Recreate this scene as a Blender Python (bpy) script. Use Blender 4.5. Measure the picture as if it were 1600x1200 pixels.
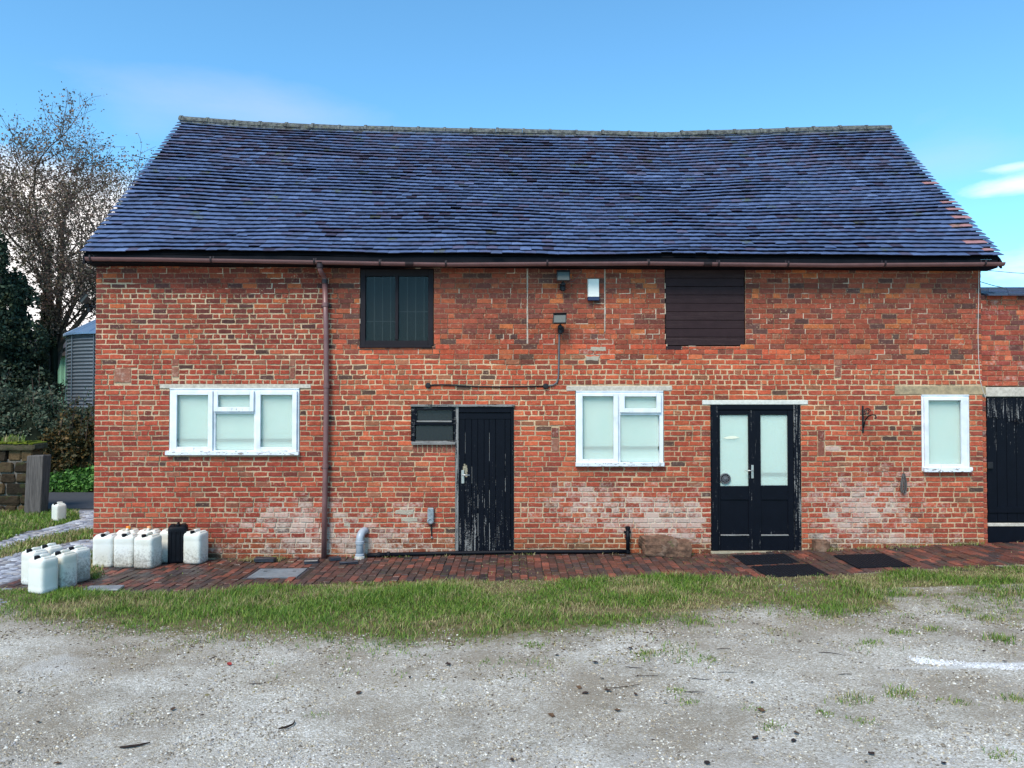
import bpy, math, random
import numpy as np
from mathutils import Vector, Matrix

for o in list(bpy.data.objects): bpy.data.objects.remove(o)
C = bpy.context.scene
col = C.collection
R = math.radians
random.seed(7); rng = np.random.default_rng(7)

# ------------------------------------------------------------------ camera
F = 1202.0; D = 11.56; H = 2.28; PITCH = R(1.24)
cam = bpy.data.objects.new('camera', bpy.data.cameras.new('camera'))
col.objects.link(cam); C.camera = cam
cam.data.sensor_width = 36; cam.data.lens = F/1600*36
cam.data.clip_end = 3000; cam.data.clip_start = .05
cam.location = (0, -D, H); cam.rotation_euler = (R(90)+PITCH, 0, 0)
cp, sp = math.cos(PITCH), math.sin(PITCH)

# ------------------------------------------------------------------ sky and sun
SUN_EL = R(50); SUN_AZ = math.atan2(-.45, -.9)      # azimuth from +Y towards +X
w = bpy.data.worlds.new('World'); C.world = w; w.use_nodes = True
nt = w.node_tree; nt.nodes.clear()
def wn(t, **k):
    n = nt.nodes.new(t)
    for a, b in k.items(): setattr(n, a, b)
    return n
def wl(a, b): nt.links.new(a, b)
def wmath(op, a, b=None, c=None, clamp=False):
    n = wn('ShaderNodeMath', operation=op, use_clamp=clamp)
    for i, v in enumerate((a, b, c)):
        if v is None: continue
        if isinstance(v, (int, float)): n.inputs[i].default_value = v
        else: wl(v, n.inputs[i])
    return n.outputs[0]
sky = wn('ShaderNodeTexSky', sky_type='NISHITA', sun_disc=False, sun_elevation=SUN_EL, sun_rotation=SUN_AZ,
         altitude=50, air_density=1.0, dust_density=.3, ozone_density=1.6)
bg = wn('ShaderNodeBackground'); bg.inputs[1].default_value = .14
out = wn('ShaderNodeOutputWorld'); wl(bg.outputs[0], out.inputs[0])
tc = wn('ShaderNodeTexCoord')
sep = wn('ShaderNodeSeparateXYZ'); wl(tc.outputs['Generated'], sep.inputs[0])
dx, dy, dz = sep.outputs
mp = wn('ShaderNodeMapping'); mp.inputs['Scale'].default_value = (1.2, 1.2, 4.0); wl(tc.outputs['Generated'], mp.inputs[0])
n1 = wn('ShaderNodeTexNoise'); n1.inputs['Scale'].default_value = 2.6; n1.inputs['Detail'].default_value = 8; n1.inputs['Roughness'].default_value = .62
wl(mp.outputs[0], n1.inputs['Vector'])
def blob(x, z, sx, sz, amp):
    # soft elliptical cloud bank, centred on a direction of the sky
    l = math.sqrt(x*x+1+z*z)
    a = wmath('DIVIDE', wmath('SUBTRACT', dx, x/l), sx); a = wmath('MULTIPLY', a, a)
    b = wmath('DIVIDE', wmath('SUBTRACT', dz, z/l), sz); b = wmath('MULTIPLY', b, b)
    c = wmath('DIVIDE', wmath('SUBTRACT', dy, 1/l), .6); c = wmath('MULTIPLY', c, c)
    e = wmath('EXPONENT', wmath('MULTIPLY', wmath('ADD', wmath('ADD', a, b), c), -1.0))
    return wmath('MULTIPLY', e, amp)
def dirxz(px, py):
    u, v = (px-800)/F, (600-py)/F
    return u/(cp-v*sp), (sp+v*cp)/(cp-v*sp)
def addall(l):
    r = l[0]
    for q in l[1:]: r = wmath('ADD', r, q)
    return r
white = addall([blob(*dirxz(60, 470), .26, .12, .82), blob(*dirxz(1590, 288), .075, .014, .34), blob(*dirxz(-500, 420), .5, .16, .5),
                blob(*dirxz(1590, 258), .05, .006, .22), blob(*dirxz(2300, 420), .4, .10, .4)])
wm = wn('ShaderNodeMapRange', clamp=True); wm.inputs[1].default_value = .62; wm.inputs[2].default_value = .92
wl(wmath('ADD', white, wmath('MULTIPLY', n1.outputs[0], .75)), wm.inputs[0])
grey = addall([blob(*dirxz(400, 168), .16, .030, .42), blob(*dirxz(235, 200), .05, .03, .22), blob(*dirxz(1480, 255), .07, .025, .28)])
gm = wn('ShaderNodeMapRange', clamp=True); gm.inputs[1].default_value = .42; gm.inputs[2].default_value = 1.0; gm.inputs[4].default_value = .6
wl(wmath('ADD', grey, wmath('MULTIPLY', n1.outputs[0], .62)), gm.inputs[0])
tint = wn('ShaderNodeMix', data_type='RGBA', blend_type='MULTIPLY'); tint.inputs[0].default_value = 1
wl(sky.outputs[0], tint.inputs[6]); tint.inputs[7].default_value = (.66, 1.12, 1.24, 1)
m1 = wn('ShaderNodeMix', data_type='RGBA'); wl(gm.outputs[0], m1.inputs[0]); wl(tint.outputs[2], m1.inputs[6]); m1.inputs[7].default_value = (3.5, 3.9, 5.3, 1)
m2 = wn('ShaderNodeMix', data_type='RGBA'); wl(wm.outputs[0], m2.inputs[0]); wl(m1.outputs[2], m2.inputs[6]); m2.inputs[7].default_value = (7.6, 7.3, 7.2, 1)
wl(m2.outputs[2], bg.inputs[0])

sun = bpy.data.objects.new('sun', bpy.data.lights.new('sun', 'SUN')); col.objects.link(sun)
sun.data.energy = 2.8; sun.data.angle = R(24); sun.data.color = (1, .90, .78)
sd = Vector((math.sin(SUN_AZ)*math.cos(SUN_EL), math.cos(SUN_AZ)*math.cos(SUN_EL), math.sin(SUN_EL)))
sun.rotation_euler = (-sd).to_track_quat('-Z', 'Y').to_euler(); sun.location = sd*50

vs = C.view_settings
vs.view_transform = 'Standard'; vs.look = 'None'; vs.gamma = 1; vs.use_curve_mapping = False; vs.exposure = 0.60

# ------------------------------------------------------------------ geometry helpers
def I(x, pts):
    return float(np.interp(x, [p[0] for p in pts], [p[1] for p in pts]))
def _h(ix, iy, s):
    n = (ix*374761393 + iy*668265263 + s*982451653) & 0xffffffff
    n = ((n ^ (n >> 13))*1274126177) & 0xffffffff
    return ((n ^ (n >> 16)) & 0xffff)/65535.0
def vnoise(x, y, s=0):
    x = np.asarray(x, float); y = np.asarray(y, float)
    ix = np.floor(x).astype(np.int64); iy = np.floor(y).astype(np.int64)
    fx = x-ix; fy = y-iy; fx = fx*fx*(3-2*fx); fy = fy*fy*(3-2*fy)
    a = _h(ix, iy, s); b = _h(ix+1, iy, s); c = _h(ix, iy+1, s); d = _h(ix+1, iy+1, s)
    return (a*(1-fx)+b*fx)*(1-fy)+(c*(1-fx)+d*fx)*fy
def fbm(x, y, s=0, o=4):
    r = 0; a = .5; t = 0
    for k in range(o):
        r = r+a*vnoise(np.asarray(x)*2**k, np.asarray(y)*2**k, s+k*17); t += a; a *= .55
    return r/t
def gz(x, y):
    x = np.asarray(x, float); y = np.asarray(y, float)
    b = np.interp(x, [-30, -7, -4, 0, 3, 5, 7.2, 9, 30], [-.12, -.10, -.08, 0, .0, .07, .16, .2, .2])
    k = np.interp(y, [-10, -3.5, -1, 4, 12], [.25, .6, 1, 1, .8])
    un = (fbm(x*.8, y*.8, 5, 3)-.5)*.05*np.interp(y, [-3, -2.2], [1, 0])
    return b*k+un*np.interp(x, [-9, -8], [0, 1])
def wp(px, py, Y=0.0):
    u, v = (px-800)/F, (600-py)/F
    t = (Y+D)/(cp-v*sp)
    return Vector((u*t, Y, H+t*(sp+v*cp)))
def gp(px, py):
    u, v = (px-800)/F, (600-py)/F
    z = 0
    for k in range(8):
        t = (z-H)/(sp+v*cp)
        x, y = u*t, -D+t*(cp-v*sp); z = float(gz(x, y))
    return Vector((x, y, z))

def finish(o, mat, parent=None, smooth=False):
    if mat:
        for m in (mat if isinstance(mat, (list, tuple)) else [mat]): o.data.materials.append(m)
    if smooth: o.data.shade_smooth()
    col.objects.link(o)
    if parent:
        o.parent = parent
        o.location = Vector(o.location)-world_loc(parent)
    return o
def world_loc(o):
    l = Vector(o.location)
    while o.parent: o = o.parent; l += o.location
    return l
class MB:
    """collects shapes; build() links them as ONE mesh object"""
    def __init__(s): s.v = []; s.f = []; s.c = []; s.w = []; s.m = []; s.mi = 0
    def add(s, vs, fs, c=(.5, .5, .5, 0), wv=0.0):
        n = len(s.v); s.v += [tuple(p) for p in vs]
        s.f += [tuple(i+n for i in f) for f in fs]; s.m += [s.mi]*len(fs)
        if isinstance(c, list): s.c += c
        else: s.c += [c]*len(vs)
        if isinstance(wv, list): s.w += wv
        else: s.w += [wv]*len(vs)
        return s
    def box(s, a, b, ch=.003, c=(.5, .5, .5, 0), wv=0.0, rot=None, jit=0):
        x0, y0, z0 = [min(p, q) for p, q in zip(a, b)]; x1, y1, z1 = [max(p, q) for p, q in zip(a, b)]
        ch = min(ch, (x1-x0)*.4, (y1-y0)*.4, (z1-z0)*.4)
        vs = []; idx = {}
        for i, X in enumerate((x0, x1)):
            for j, Y in enumerate((y0, y1)):
                for k, Z in enumerate((z0, z1)):
                    sx, sy, sz = (1, -1)[i], (1, -1)[j], (1, -1)[k]
                    for ax, p in enumerate(((X, Y+sy*ch, Z+sz*ch), (X+sx*ch, Y, Z+sz*ch), (X+sx*ch, Y+sy*ch, Z))):
                        idx[(i, j, k, ax)] = len(vs)
                        vs.append(tuple(q+random.uniform(-jit, jit) for q in p) if jit else p)
        fs = []
        for i in (0, 1): fs.append([idx[(i, j, k, 0)] for j, k in ((0, 0), (1, 0), (1, 1), (0, 1))][::1 if i else -1])
        for j in (0, 1): fs.append([idx[(i, j, k, 1)] for i, k in ((0, 0), (1, 0), (1, 1), (0, 1))][::-1 if j else 1])
        for k in (0, 1): fs.append([idx[(i, j, k, 2)] for i, j in ((0, 0), (1, 0), (1, 1), (0, 1))][::1 if k else -1])
        for j in (0, 1):
            for k in (0, 1): fs.append([idx[(0, j, k, 1)], idx[(1, j, k, 1)], idx[(1, j, k, 2)], idx[(0, j, k, 2)]][::1 if j != k else -1])
        for i in (0, 1):
            for k in (0, 1): fs.append([idx[(i, 0, k, 0)], idx[(i, 1, k, 0)], idx[(i, 1, k, 2)], idx[(i, 0, k, 2)]][::1 if i == k else -1])
        for i in (0, 1):
            for j in (0, 1): fs.append([idx[(i, j, 0, 0)], idx[(i, j, 1, 0)], idx[(i, j, 1, 1)], idx[(i, j, 0, 1)]][::1 if i != j else -1])
        for i in (0, 1):
            for j in (0, 1):
                for k in (0, 1): fs.append([idx[(i, j, k, 0)], idx[(i, j, k, 1)], idx[(i, j, k, 2)]][::1 if (i+j+k) % 2 else -1])
        if rot: vs = [rot @ Vector(p) for p in vs]
        return s.add(vs, fs, c, wv)
    def tube(s, pts, r, n=8, c=(.5, .5, .5, 0), wv=0.0, cap=True, half=False):
        pts = [Vector(p) for p in pts]; rs = r if isinstance(r, (list, tuple)) else [r]*len(pts)
        vs = []; prev = None
        for i, p in enumerate(pts):
            t = (pts[min(i+1, len(pts)-1)]-pts[max(i-1, 0)]).normalized()
            if prev is None:
                a = Vector((0, 0, 1)) if abs(t.z) < .9 else Vector((0, 1, 0))
                u = t.cross(a).normalized()
            else: u = (prev-t*prev.dot(t)).normalized()
            prev = u; q = t.cross(u)
            for k in range(n):
                an = 2*math.pi*k/n
                vs.append(p+(u*math.cos(an)+q*math.sin(an))*rs[i])
        fs = [(i*n+k, i*n+(k+1) % n, (i+1)*n+(k+1) % n, (i+1)*n+k) for i in range(len(pts)-1) for k in range(n)]
        if cap: fs += [tuple(range(n))[::-1], tuple(range((len(pts)-1)*n, len(pts)*n))]
        return s.add(vs, fs, c, wv)
    def lathe(s, o, prof, n=20, c=(.5, .5, .5, 0), axis='z', wv=0.0):
        vs = []
        for (r, h) in prof:
            for k in range(n):
                a = 2*math.pi*k/n; p = (r*math.cos(a), r*math.sin(a), h)
                if axis == 'y': p = (p[0], -h, p[1])
                if axis == 'x': p = (h, p[0], p[1])
                vs.append(Vector(p)+Vector(o))
        m = len(prof)
        fs = [(i*n+k, i*n+(k+1) % n, (i+1)*n+(k+1) % n, (i+1)*n+k) for i in range(m-1) for k in range(n)]
        fs += [tuple(range(n))[::-1], tuple(range((m-1)*n, m*n))]
        return s.add(vs, fs, c, wv)
    def build(s, name, mat, parent=None, origin=None, smooth=False, kind=None):
        V = np.array(s.v, float)
        if origin is None: origin = (V.min(0)+V.max(0))/2
        origin = np.array(origin, float)
        me = bpy.data.meshes.new(name); me.from_pydata((V-origin).tolist(), [], s.f)
        ca = me.color_attributes.new('Col', 'FLOAT_COLOR', 'POINT'); ca.data.foreach_set('color', np.array(s.c, np.float32).ravel())
        wa = me.attributes.new('wear', 'FLOAT', 'POINT'); wa.data.foreach_set('value', np.array(s.w, np.float32))
        if isinstance(mat, (list, tuple)): me.polygons.foreach_set('material_index', np.array(s.m, np.int32))
        o = bpy.data.objects.new(name, me); o.location = Vector(origin)
        if kind: o['kind'] = kind
        return finish(o, mat, parent, smooth)
def np_mesh(name, V, T, Cc, mat, parent=None, kind=None, k=3, origin=(0, 0, 0), smooth=False, wear=None):
    me = bpy.data.meshes.new(name); V = np.asarray(V, np.float32)-np.array(origin, np.float32); T = np.asarray(T, np.int32)
    me.vertices.add(len(V)); me.vertices.foreach_set('co', V.ravel())
    me.loops.add(T.size); me.loops.foreach_set('vertex_index', T.ravel())
    me.polygons.add(len(T)); me.polygons.foreach_set('loop_start', np.arange(0, T.size, k, dtype=np.int32))
    me.update(calc_edges=True)
    if Cc is not None:
        ca = me.color_attributes.new('Col', 'FLOAT_COLOR', 'POINT'); ca.data.foreach_set('color', np.asarray(Cc, np.float32).ravel())
    if wear is not None:
        wa = me.attributes.new('wear', 'FLOAT', 'POINT'); wa.data.foreach_set('value', np.asarray(wear, np.float32))
    o = bpy.data.objects.new(name, me); o.location = origin
    if kind: o['kind'] = kind
    return finish(o, mat, parent, smooth)
def thing(name, label, cat, loc=(0, 0, 0), group=None, rz=0):
    o = bpy.data.objects.new(name, None); o.empty_display_size = .2; col.objects.link(o)
    o.location = loc; o.rotation_euler.z = rz; o['label'] = label; o['category'] = cat
    if group: o['group'] = group
    return o
def tag(o, label, cat, group=None):
    o['label'] = label; o['category'] = cat
    if group: o['group'] = group
    return o
def sub(name, parent, loc):
    """an Empty part that only gathers its sub-parts"""
    o = bpy.data.objects.new(name, None); col.objects.link(o); o.parent = parent
    o.location = Vector(loc)-world_loc(parent); return o

# ------------------------------------------------------------------ materials
def lin(r, g, b): return tuple(((v/255)/12.92 if v <= 10 else ((v/255+.055)/1.055)**2.4) for v in (r, g, b))
class Mat:
    def __init__(s, name, rough=.8, spec=.4, metal=0.0):
        s.m = bpy.data.materials.new(name); s.m.use_nodes = True; s.t = s.m.node_tree
        s.b = s.t.nodes['Principled BSDF']; s.b.inputs['Roughness'].default_value = rough
        s.b.inputs['Specular IOR Level'].default_value = spec; s.b.inputs['Metallic'].default_value = metal
        s._pos = None
    def n(s, t, **k):
        q = s.t.nodes.new(t)
        for a, b in k.items(): setattr(q, a, b)
        return q
    def set(s, i, v):
        if hasattr(v, 'is_linked'): s.t.links.new(v, i)
        elif v is not None: i.default_value = v
    def pos(s, scale=(1, 1, 1)):
        if s._pos is None: s._pos = s.n('ShaderNodeNewGeometry').outputs['Position']
        m = s.n('ShaderNodeMapping'); m.inputs['Scale'].default_value = scale; s.t.links.new(s._pos, m.inputs[0]); return m.outputs[0]
    def objpos(s, scale=(1, 1, 1)):
        m = s.n('ShaderNodeMapping'); m.inputs['Scale'].default_value = scale
        s.t.links.new(s.n('ShaderNodeTexCoord').outputs['Object'], m.inputs[0]); return m.outputs[0]
    def noise(s, scale=5, detail=4, vec=None, rough=.55):
        q = s.n('ShaderNodeTexNoise'); q.inputs['Scale'].default_value = scale; q.inputs['Detail'].default_value = detail; q.inputs['Roughness'].default_value = rough
        s.t.links.new(vec if vec is not None else s.pos(), q.inputs['Vector']); return q.outputs[0]
    def vor(s, scale=5, vec=None, out='Distance', feature='F1'):
        q = s.n('ShaderNodeTexVoronoi', feature=feature); q.inputs['Scale'].default_value = scale
        s.t.links.new(vec if vec is not None else s.pos(), q.inputs['Vector']); return q.outputs[out]
    def attr(s, name='Col', out='Color'):
        q = s.n('ShaderNodeAttribute', attribute_name=name); return q.outputs[out]
    def math(s, op, a, b=None, clamp=False):
        q = s.n('ShaderNodeMath', operation=op, use_clamp=clamp); s.set(q.inputs[0], a); s.set(q.inputs[1], b); return q.outputs[0]
    def rng(s, v, a, b, c=0.0, d=1.0):
        q = s.n('ShaderNodeMapRange', clamp=True); s.set(q.inputs[0], v)
        for i, k in enumerate((a, b, c, d)): q.inputs[i+1].default_value = k
        return q.outputs[0]
    def mix(s, f, a, b, mode='MIX'):
        q = s.n('ShaderNodeMix', data_type='RGBA', blend_type=mode); s.set(q.inputs[0], f)
        for i, v in ((6, a), (7, b)):
            if isinstance(v, tuple) and len(v) == 3: v = v+(1,)
            s.set(q.inputs[i], v)
        return q.outputs[2]
    def grey(s, f):
        q = s.n('ShaderNodeCombineColor')
        for i in range(3): s.t.links.new(f, q.inputs[i])
        return q.outputs[0]
    def color(s, c):
        if isinstance(c, tuple) and len(c) == 3: c = c+(1,)
        s.set(s.b.inputs['Base Color'], c); return s
    def rough(s, v): s.set(s.b.inputs['Roughness'], v); return s
    def bump(s, h, st=.3, dist=.01):
        q = s.n('ShaderNodeBump'); q.inputs['Strength'].default_value = st; q.inputs['Distance'].default_value = dist
        s.t.links.new(h, q.inputs['Height']); s.t.links.new(q.outputs[0], s.b.inputs['Normal']); return s
M = {}
def simple(name, c, rough=.7, spec=.4, var=.25, scale=20, bump=.1, metal=0.0, dist=.004):
    m = Mat(name, rough, spec, metal); n = m.noise(scale, 5)
    k = m.grey(m.rng(n, .25, .75, 1-var, 1+var)); m.color(m.mix(1.0, c, k, 'MULTIPLY'))
    if bump: m.bump(n, bump, dist)
    M[name] = m.m; return m
# brick: colour of the piece from the vertex colour, mortar smears at its arrises, salts where the wall has them
MORTAR = lin(190, 172, 150)
m = Mat('brick', .92, .2)
fine = m.noise(70, 5, rough=.7); mid = m.noise(16, 4); big = m.noise(1.3, 3)
c = m.mix(1.0, m.attr(), m.grey(m.rng(fine, .25, .75, .62, 1.35)), 'MULTIPLY')
c = m.mix(1.0, c, m.grey(m.rng(mid, .3, .7, .78, 1.18)), 'MULTIPLY')
dark = m.rng(m.noise(9, 4), .58, .72, 0, .4); c = m.mix(dark, c, lin(70, 48, 42))
edge = m.attr('Col', 'Alpha')
sm = m.rng(m.math('ADD', m.math('MULTIPLY', edge, .42), m.noise(38, 3)), .68, .84, 0, .85)
c = m.mix(sm, c, lin(188, 160, 128))
wr = m.attr('wear', 'Fac')
ef = m.rng(m.math('ADD', wr, m.math('MULTIPLY', m.math('ADD', m.math('MULTIPLY', m.noise(26, 6, rough=.75), .9), m.math('MULTIPLY', m.noise(4, 5, rough=.7), 1.0)), 1.0)), 1.13, 1.42, 0, .78)
c = m.mix(ef, c, lin(196, 176, 162)); m.color(c)
m.bump(m.math('ADD', m.math('MULTIPLY', fine, .6), mid), .55, .006); M['brick'] = m.m
m = Mat('mortar', .95, .1); fine = m.noise(60, 5, rough=.7)
c = m.mix(1.0, m.attr(), m.grey(m.rng(fine, .25, .75, .7, 1.25)), 'MULTIPLY')
c = m.mix(m.rng(m.math('ADD', m.attr('wear', 'Fac'), m.math('MULTIPLY', m.noise(24, 6, rough=.7), 1.0)), .75, 1.1, 0, .8), c, lin(206, 190, 176))
m.color(c).bump(fine, .8, .01); M['mortar'] = m.m
# gable and rear brickwork, never nearer than the side of the frame
m = Mat('gable_brick', .92, .2)
q = m.n('ShaderNodeTexBrick'); m.t.links.new(m.pos((1, 1, 1)), q.inputs[0])
cx = m.n('ShaderNodeCombineXYZ'); sx = m.n('ShaderNodeSeparateXYZ'); m.t.links.new(m.pos(), sx.inputs[0])
m.t.links.new(m.math('ADD', sx.outputs[0], sx.outputs[1]), cx.inputs[0]); m.t.links.new(sx.outputs[2], cx.inputs[1]); m.t.links.new(cx.outputs[0], q.inputs[0])
q.inputs['Scale'].default_value = 1; q.inputs['Brick Width'].default_value = .235; q.inputs['Row Height'].default_value = .0765; q.inputs['Mortar Size'].default_value = .006
q.inputs['Color1'].default_value = lin(150, 66, 48)+(1,); q.inputs['Color2'].default_value = lin(120, 54, 44)+(1,); q.inputs['Mortar'].default_value = MORTAR+(1,)
m.color(m.mix(1.0, q.outputs[0], m.grey(m.rng(m.noise(30, 5), .25, .75, .7, 1.3)), 'MULTIPLY')).bump(q.outputs[1], -.5, .008); M['gable'] = m.m
# roof tile
m = Mat('roof_tile', .42, .55); fine = m.noise(60, 5, rough=.7)
c = m.mix(1.0, m.attr(), m.grey(m.rng(fine, .25, .75, .72, 1.3)), 'MULTIPLY')
c = m.mix(m.rng(m.noise(3, 6, rough=.7), .62, .75, 0, .35), c, lin(96, 84, 96))
c = m.mix(m.rng(m.noise(42, 3), .69, .75, 0, .6), c, lin(150, 150, 140))
c = m.mix(m.math('MULTIPLY', m.attr('Col', 'Alpha'), m.rng(m.noise(14, 4), .4, .62, 0, .9)), c, lin(84, 92, 60))
m.color(c).rough(m.rng(fine, .3, .7, .32, .6)).bump(m.noise(25, 5, rough=.7), .35, .008); M['tile'] = m.m
m = Mat('ridge', .9, .2); n_ = m.noise(14, 6, rough=.7)
c = m.mix(m.rng(n_, .35, .6), lin(116, 118, 114), lin(62, 62, 62)); c = m.mix(m.rng(m.noise(9, 5), .54, .66, 0, .6), c, lin(96, 98, 72)); m.color(c).bump(n_, .6, .02); M['ridge'] = m.m
simple('underlay', (.006, .006, .008), .9, .1, .2)
simple('fascia', (.005, .005, .008), .7, .15, .3, 15)
simple('gutter', lin(116, 80, 78), .38, .5, .18, 6, .05)
simple('gutter_dark', lin(48, 32, 34), .5, .4, .3, 9, .05)
# painted timber that has flaked: wear attribute + grain streaks bring the bare wood through
def paint(name, base, bare, lo, hi, stretch=(60, 60, 3), rough=.35, amt=1.0, under=None):
    m = Mat(name, rough, .5 if name.startswith('white') else .10)
    g = m.noise(1, 5, m.pos(stretch), .65); f2 = m.noise(55, 4)
    s = m.math('ADD', m.math('MULTIPLY', m.attr('wear', 'Fac'), amt), m.math('ADD', m.math('MULTIPLY', g, .75), m.math('MULTIPLY', f2, .3)))
    k = m.rng(s, lo, hi)
    c0 = m.mix(1.0, base, m.grey(m.rng(m.noise(7, 5), .25, .75, .82, 1.12)), 'MULTIPLY')
    bc = m.mix(m.rng(m.noise(1, 4, m.pos(tuple(q*1.7 for q in stretch))), .35, .65), bare, under or tuple(q*.5 for q in bare))
    m.color(m.mix(k, c0, bc)).rough(m.rng(k, 0, 1, rough, .9)).bump(m.math('SUBTRACT', m.math('MULTIPLY', g, .3), k), .4, .003)
    M[name] = m.m
paint('white_paint', lin(226, 228, 232), lin(150, 138, 128), .74, .80, (12, 12, 40), .45)
paint('white_paint_v', lin(226, 228, 232), lin(150, 138, 128), .74, .80, (45, 45, 6), .45)
paint('black_paint', (.0042, .0052, .0095), lin(150, 146, 142), .74, .80, (55, 55, 2.2), .42)
paint('black_paint_h', (.0042, .0052, .0095), lin(150, 146, 142), .74, .80, (3, 55, 55), .42)
paint('dark_frame', lin(38, 34, 38), lin(70, 62, 60), .85, 1.0, (20, 20, 20), .6)
paint('shutter', lin(50, 36, 38), lin(84, 68, 66), .60, .98, (2.2, 70, 70), .62, 1, lin(40, 32, 32))
# glass
m = Mat('frosted_glass', .12, .6); m.color(m.mix(m.rng(m.noise(3, 4), .3, .7), lin(196, 224, 216), lin(184, 214, 210)))
q = m.n('ShaderNodeSeparateXYZ'); m.t.links.new(m.pos(), q.inputs[0])
gx = m.math('PINGPONG', q.outputs[0], .008); gzz = m.math('PINGPONG', q.outputs[2], .008)
grid = m.math('MAXIMUM', m.math('LESS_THAN', gx, .0008), m.math('LESS_THAN', gzz, .0008))
c = m.mix(m.math('MULTIPLY', grid, .5), m.mix(m.rng(m.noise(3, 4), .3, .7), lin(226, 234, 224), lin(216, 229, 219)), lin(150, 165, 162)); m.color(c)
tr = m.n('ShaderNodeBsdfTransparent'); tr.inputs[0].default_value = (.93, .98, .96, 1); mx = m.n('ShaderNodeMixShader'); mx.inputs[0].default_value = .36
m.t.links.new(tr.outputs[0], mx.inputs[1]); m.t.links.new(m.b.outputs[0], mx.inputs[2]); m.t.links.new(mx.outputs[0], m.t.nodes['Material Output'].inputs[0]); M['frost'] = m.m
def glass(name, tintc, f, rough=.08):
    m = Mat(name, rough, .5); m.color(tintc)
    tr = m.n('ShaderNodeBsdfTransparent'); tr.inputs[0].default_value = (.8, .8, .8, 1); mx = m.n('ShaderNodeMixShader'); mx.inputs[0].default_value = f
    m.t.links.new(tr.outputs[0], mx.inputs[1]); m.t.links.new(m.b.outputs[0], mx.inputs[2]); m.t.links.new(mx.outputs[0], m.t.nodes['Material Output'].inputs[0]); M[name] = m.m
glass('dark_glass', lin(34, 38, 42), .28, .10)
glass('dirty_glass', lin(36, 38, 40), .8, .3)
simple('blind', lin(238, 242, 236), .9, .1, .04, 3, 0)
simple('rail', lin(84, 90, 82), .8, .1, .1, 3, 0)
simple('interior', (.045, .048, .050), .9, .1, .06, 3, 0)
simple('bars', lin(130, 138, 134), .7, .3, .2)
simple('concrete', lin(188, 178, 164), .95, .15, .28, 22, .6, dist=.01)
simple('pale_stone', lin(206, 202, 192), .9, .15, .16, 22, .5, dist=.008)
m = Mat('stone_lintel', .95, .15); n_ = m.noise(14, 6, rough=.7)
m.color(m.mix(m.rng(n_, .35, .65), lin(176, 154, 122), lin(132, 118, 96))).bump(n_, .7, .012); M['stone_lintel'] = m.m
m = Mat('old_stone', .95, .15); n_ = m.noise(9, 6, rough=.7)
c = m.mix(m.rng(n_, .3, .65), lin(138, 104, 84), lin(82, 62, 52)); c = m.mix(m.rng(m.noise(4, 5), .56, .66, 0, .7), c, lin(160, 132, 112)); c = m.mix(m.rng(m.noise(7, 4), .6, .7, 0, .7), c, lin(92, 94, 54))
m.color(c).bump(n_, .9, .03); M['old_stone'] = m.m
m = Mat('pier_stone', .95, .15); n_ = m.noise(12, 6, rough=.7)
c = m.mix(1.0, m.attr(), m.grey(m.rng(n_, .25, .75, .5, 1.4)), 'MULTIPLY'); c = m.mix(m.rng(m.noise(6, 5), .55, .66, 0, .7), c, lin(52, 58, 34)); m.color(c).bump(n_, .9, .03); M['pier_stone'] = m.m
m = Mat('moss', 1, .1); n_ = m.noise(40, 5, rough=.7); m.color(m.mix(m.rng(n_, .3, .7), lin(128, 138, 40), lin(66, 76, 32))).bump(n_, 1, .03); M['moss'] = m.m
m = Mat('grey_wood', .9, .2); n_ = m.noise(1, 6, m.pos((40, 40, 2.5)), .7)
m.color(m.mix(m.rng(n_, .3, .7), lin(112, 106, 102), lin(58, 54, 54))).bump(n_, .8, .015); M['grey_wood'] = m.m
m = Mat('can', .42, .4); c = m.mix(m.rng(m.noise(3, 4), .3, .7), lin(228, 227, 220), lin(214, 210, 194)); q = m.attr('wear', 'Fac')
c = m.mix(m.rng(m.math('ADD', q, m.math('MULTIPLY', m.noise(30, 6, rough=.8), .9)), .70, .92, 0, .75), c, lin(98, 84, 70)); m.color(c)
m.b.inputs['Subsurface Weight'].default_value = .15; m.b.inputs['Subsurface Radius'].default_value = (.03, .03, .03); M['can'] = m.m
simple('black_plastic', (.0035, .004, .007), .55, .18, .2, 12, .05)
simple('orange_cap', lin(226, 130, 30), .4, .5, .08); simple('yellow_cap', lin(232, 178, 40), .4, .5, .08); simple('peach_cap', lin(222, 150, 100), .4, .5, .08)
simple('rubber', (.007, .008, .012), .7, .2, .3, 30, .3)
simple('grey_pvc', lin(160, 166, 174), .4, .5, .12, 8, .05)
simple('galv', lin(150, 154, 158), .45, .6, .3, 25, .3, .4)
simple('iron', (.008, .008, .010), .65, .4, .4, 30, .3)
simple('alarm_white', lin(226, 224, 214), .4, .5, .03); simple('alarm_blue', lin(32, 44, 78), .4, .5, .05)
simple('lamp_grey', lin(70, 74, 72), .5, .5, .15); simple('lamp_glass', lin(74, 82, 80), .5, .25, .12, 40, .1)
simple('cable_grey', lin(92, 92, 96), .6, .4, .15); simple('white_cable', lin(190, 180, 172), .6, .4, .1)
simple('manhole', lin(118, 124, 128), .55, .5, .22, 12, .3)
simple('slate', (.02, .024, .034), .4, .6, .35, 20, .4); simple('asphalt', (.055, .056, .062), .7, .35, .35, 30, .5)
simple('silo_steel', lin(100, 106, 112), .5, .6, .14, 1.5, 0, .35); simple('silo_roof', lin(104, 130, 158), .45, .6, .1, 1.5, 0, .35)
simple('green_sheet', lin(112, 150, 122), .6, .4, .12, 1, 0); simple('shed_roof', lin(60, 52, 50), .8, .3, .2)
simple('bark', lin(100, 86, 76), .95, .1, .35, 8, .6, dist=.05)
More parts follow.
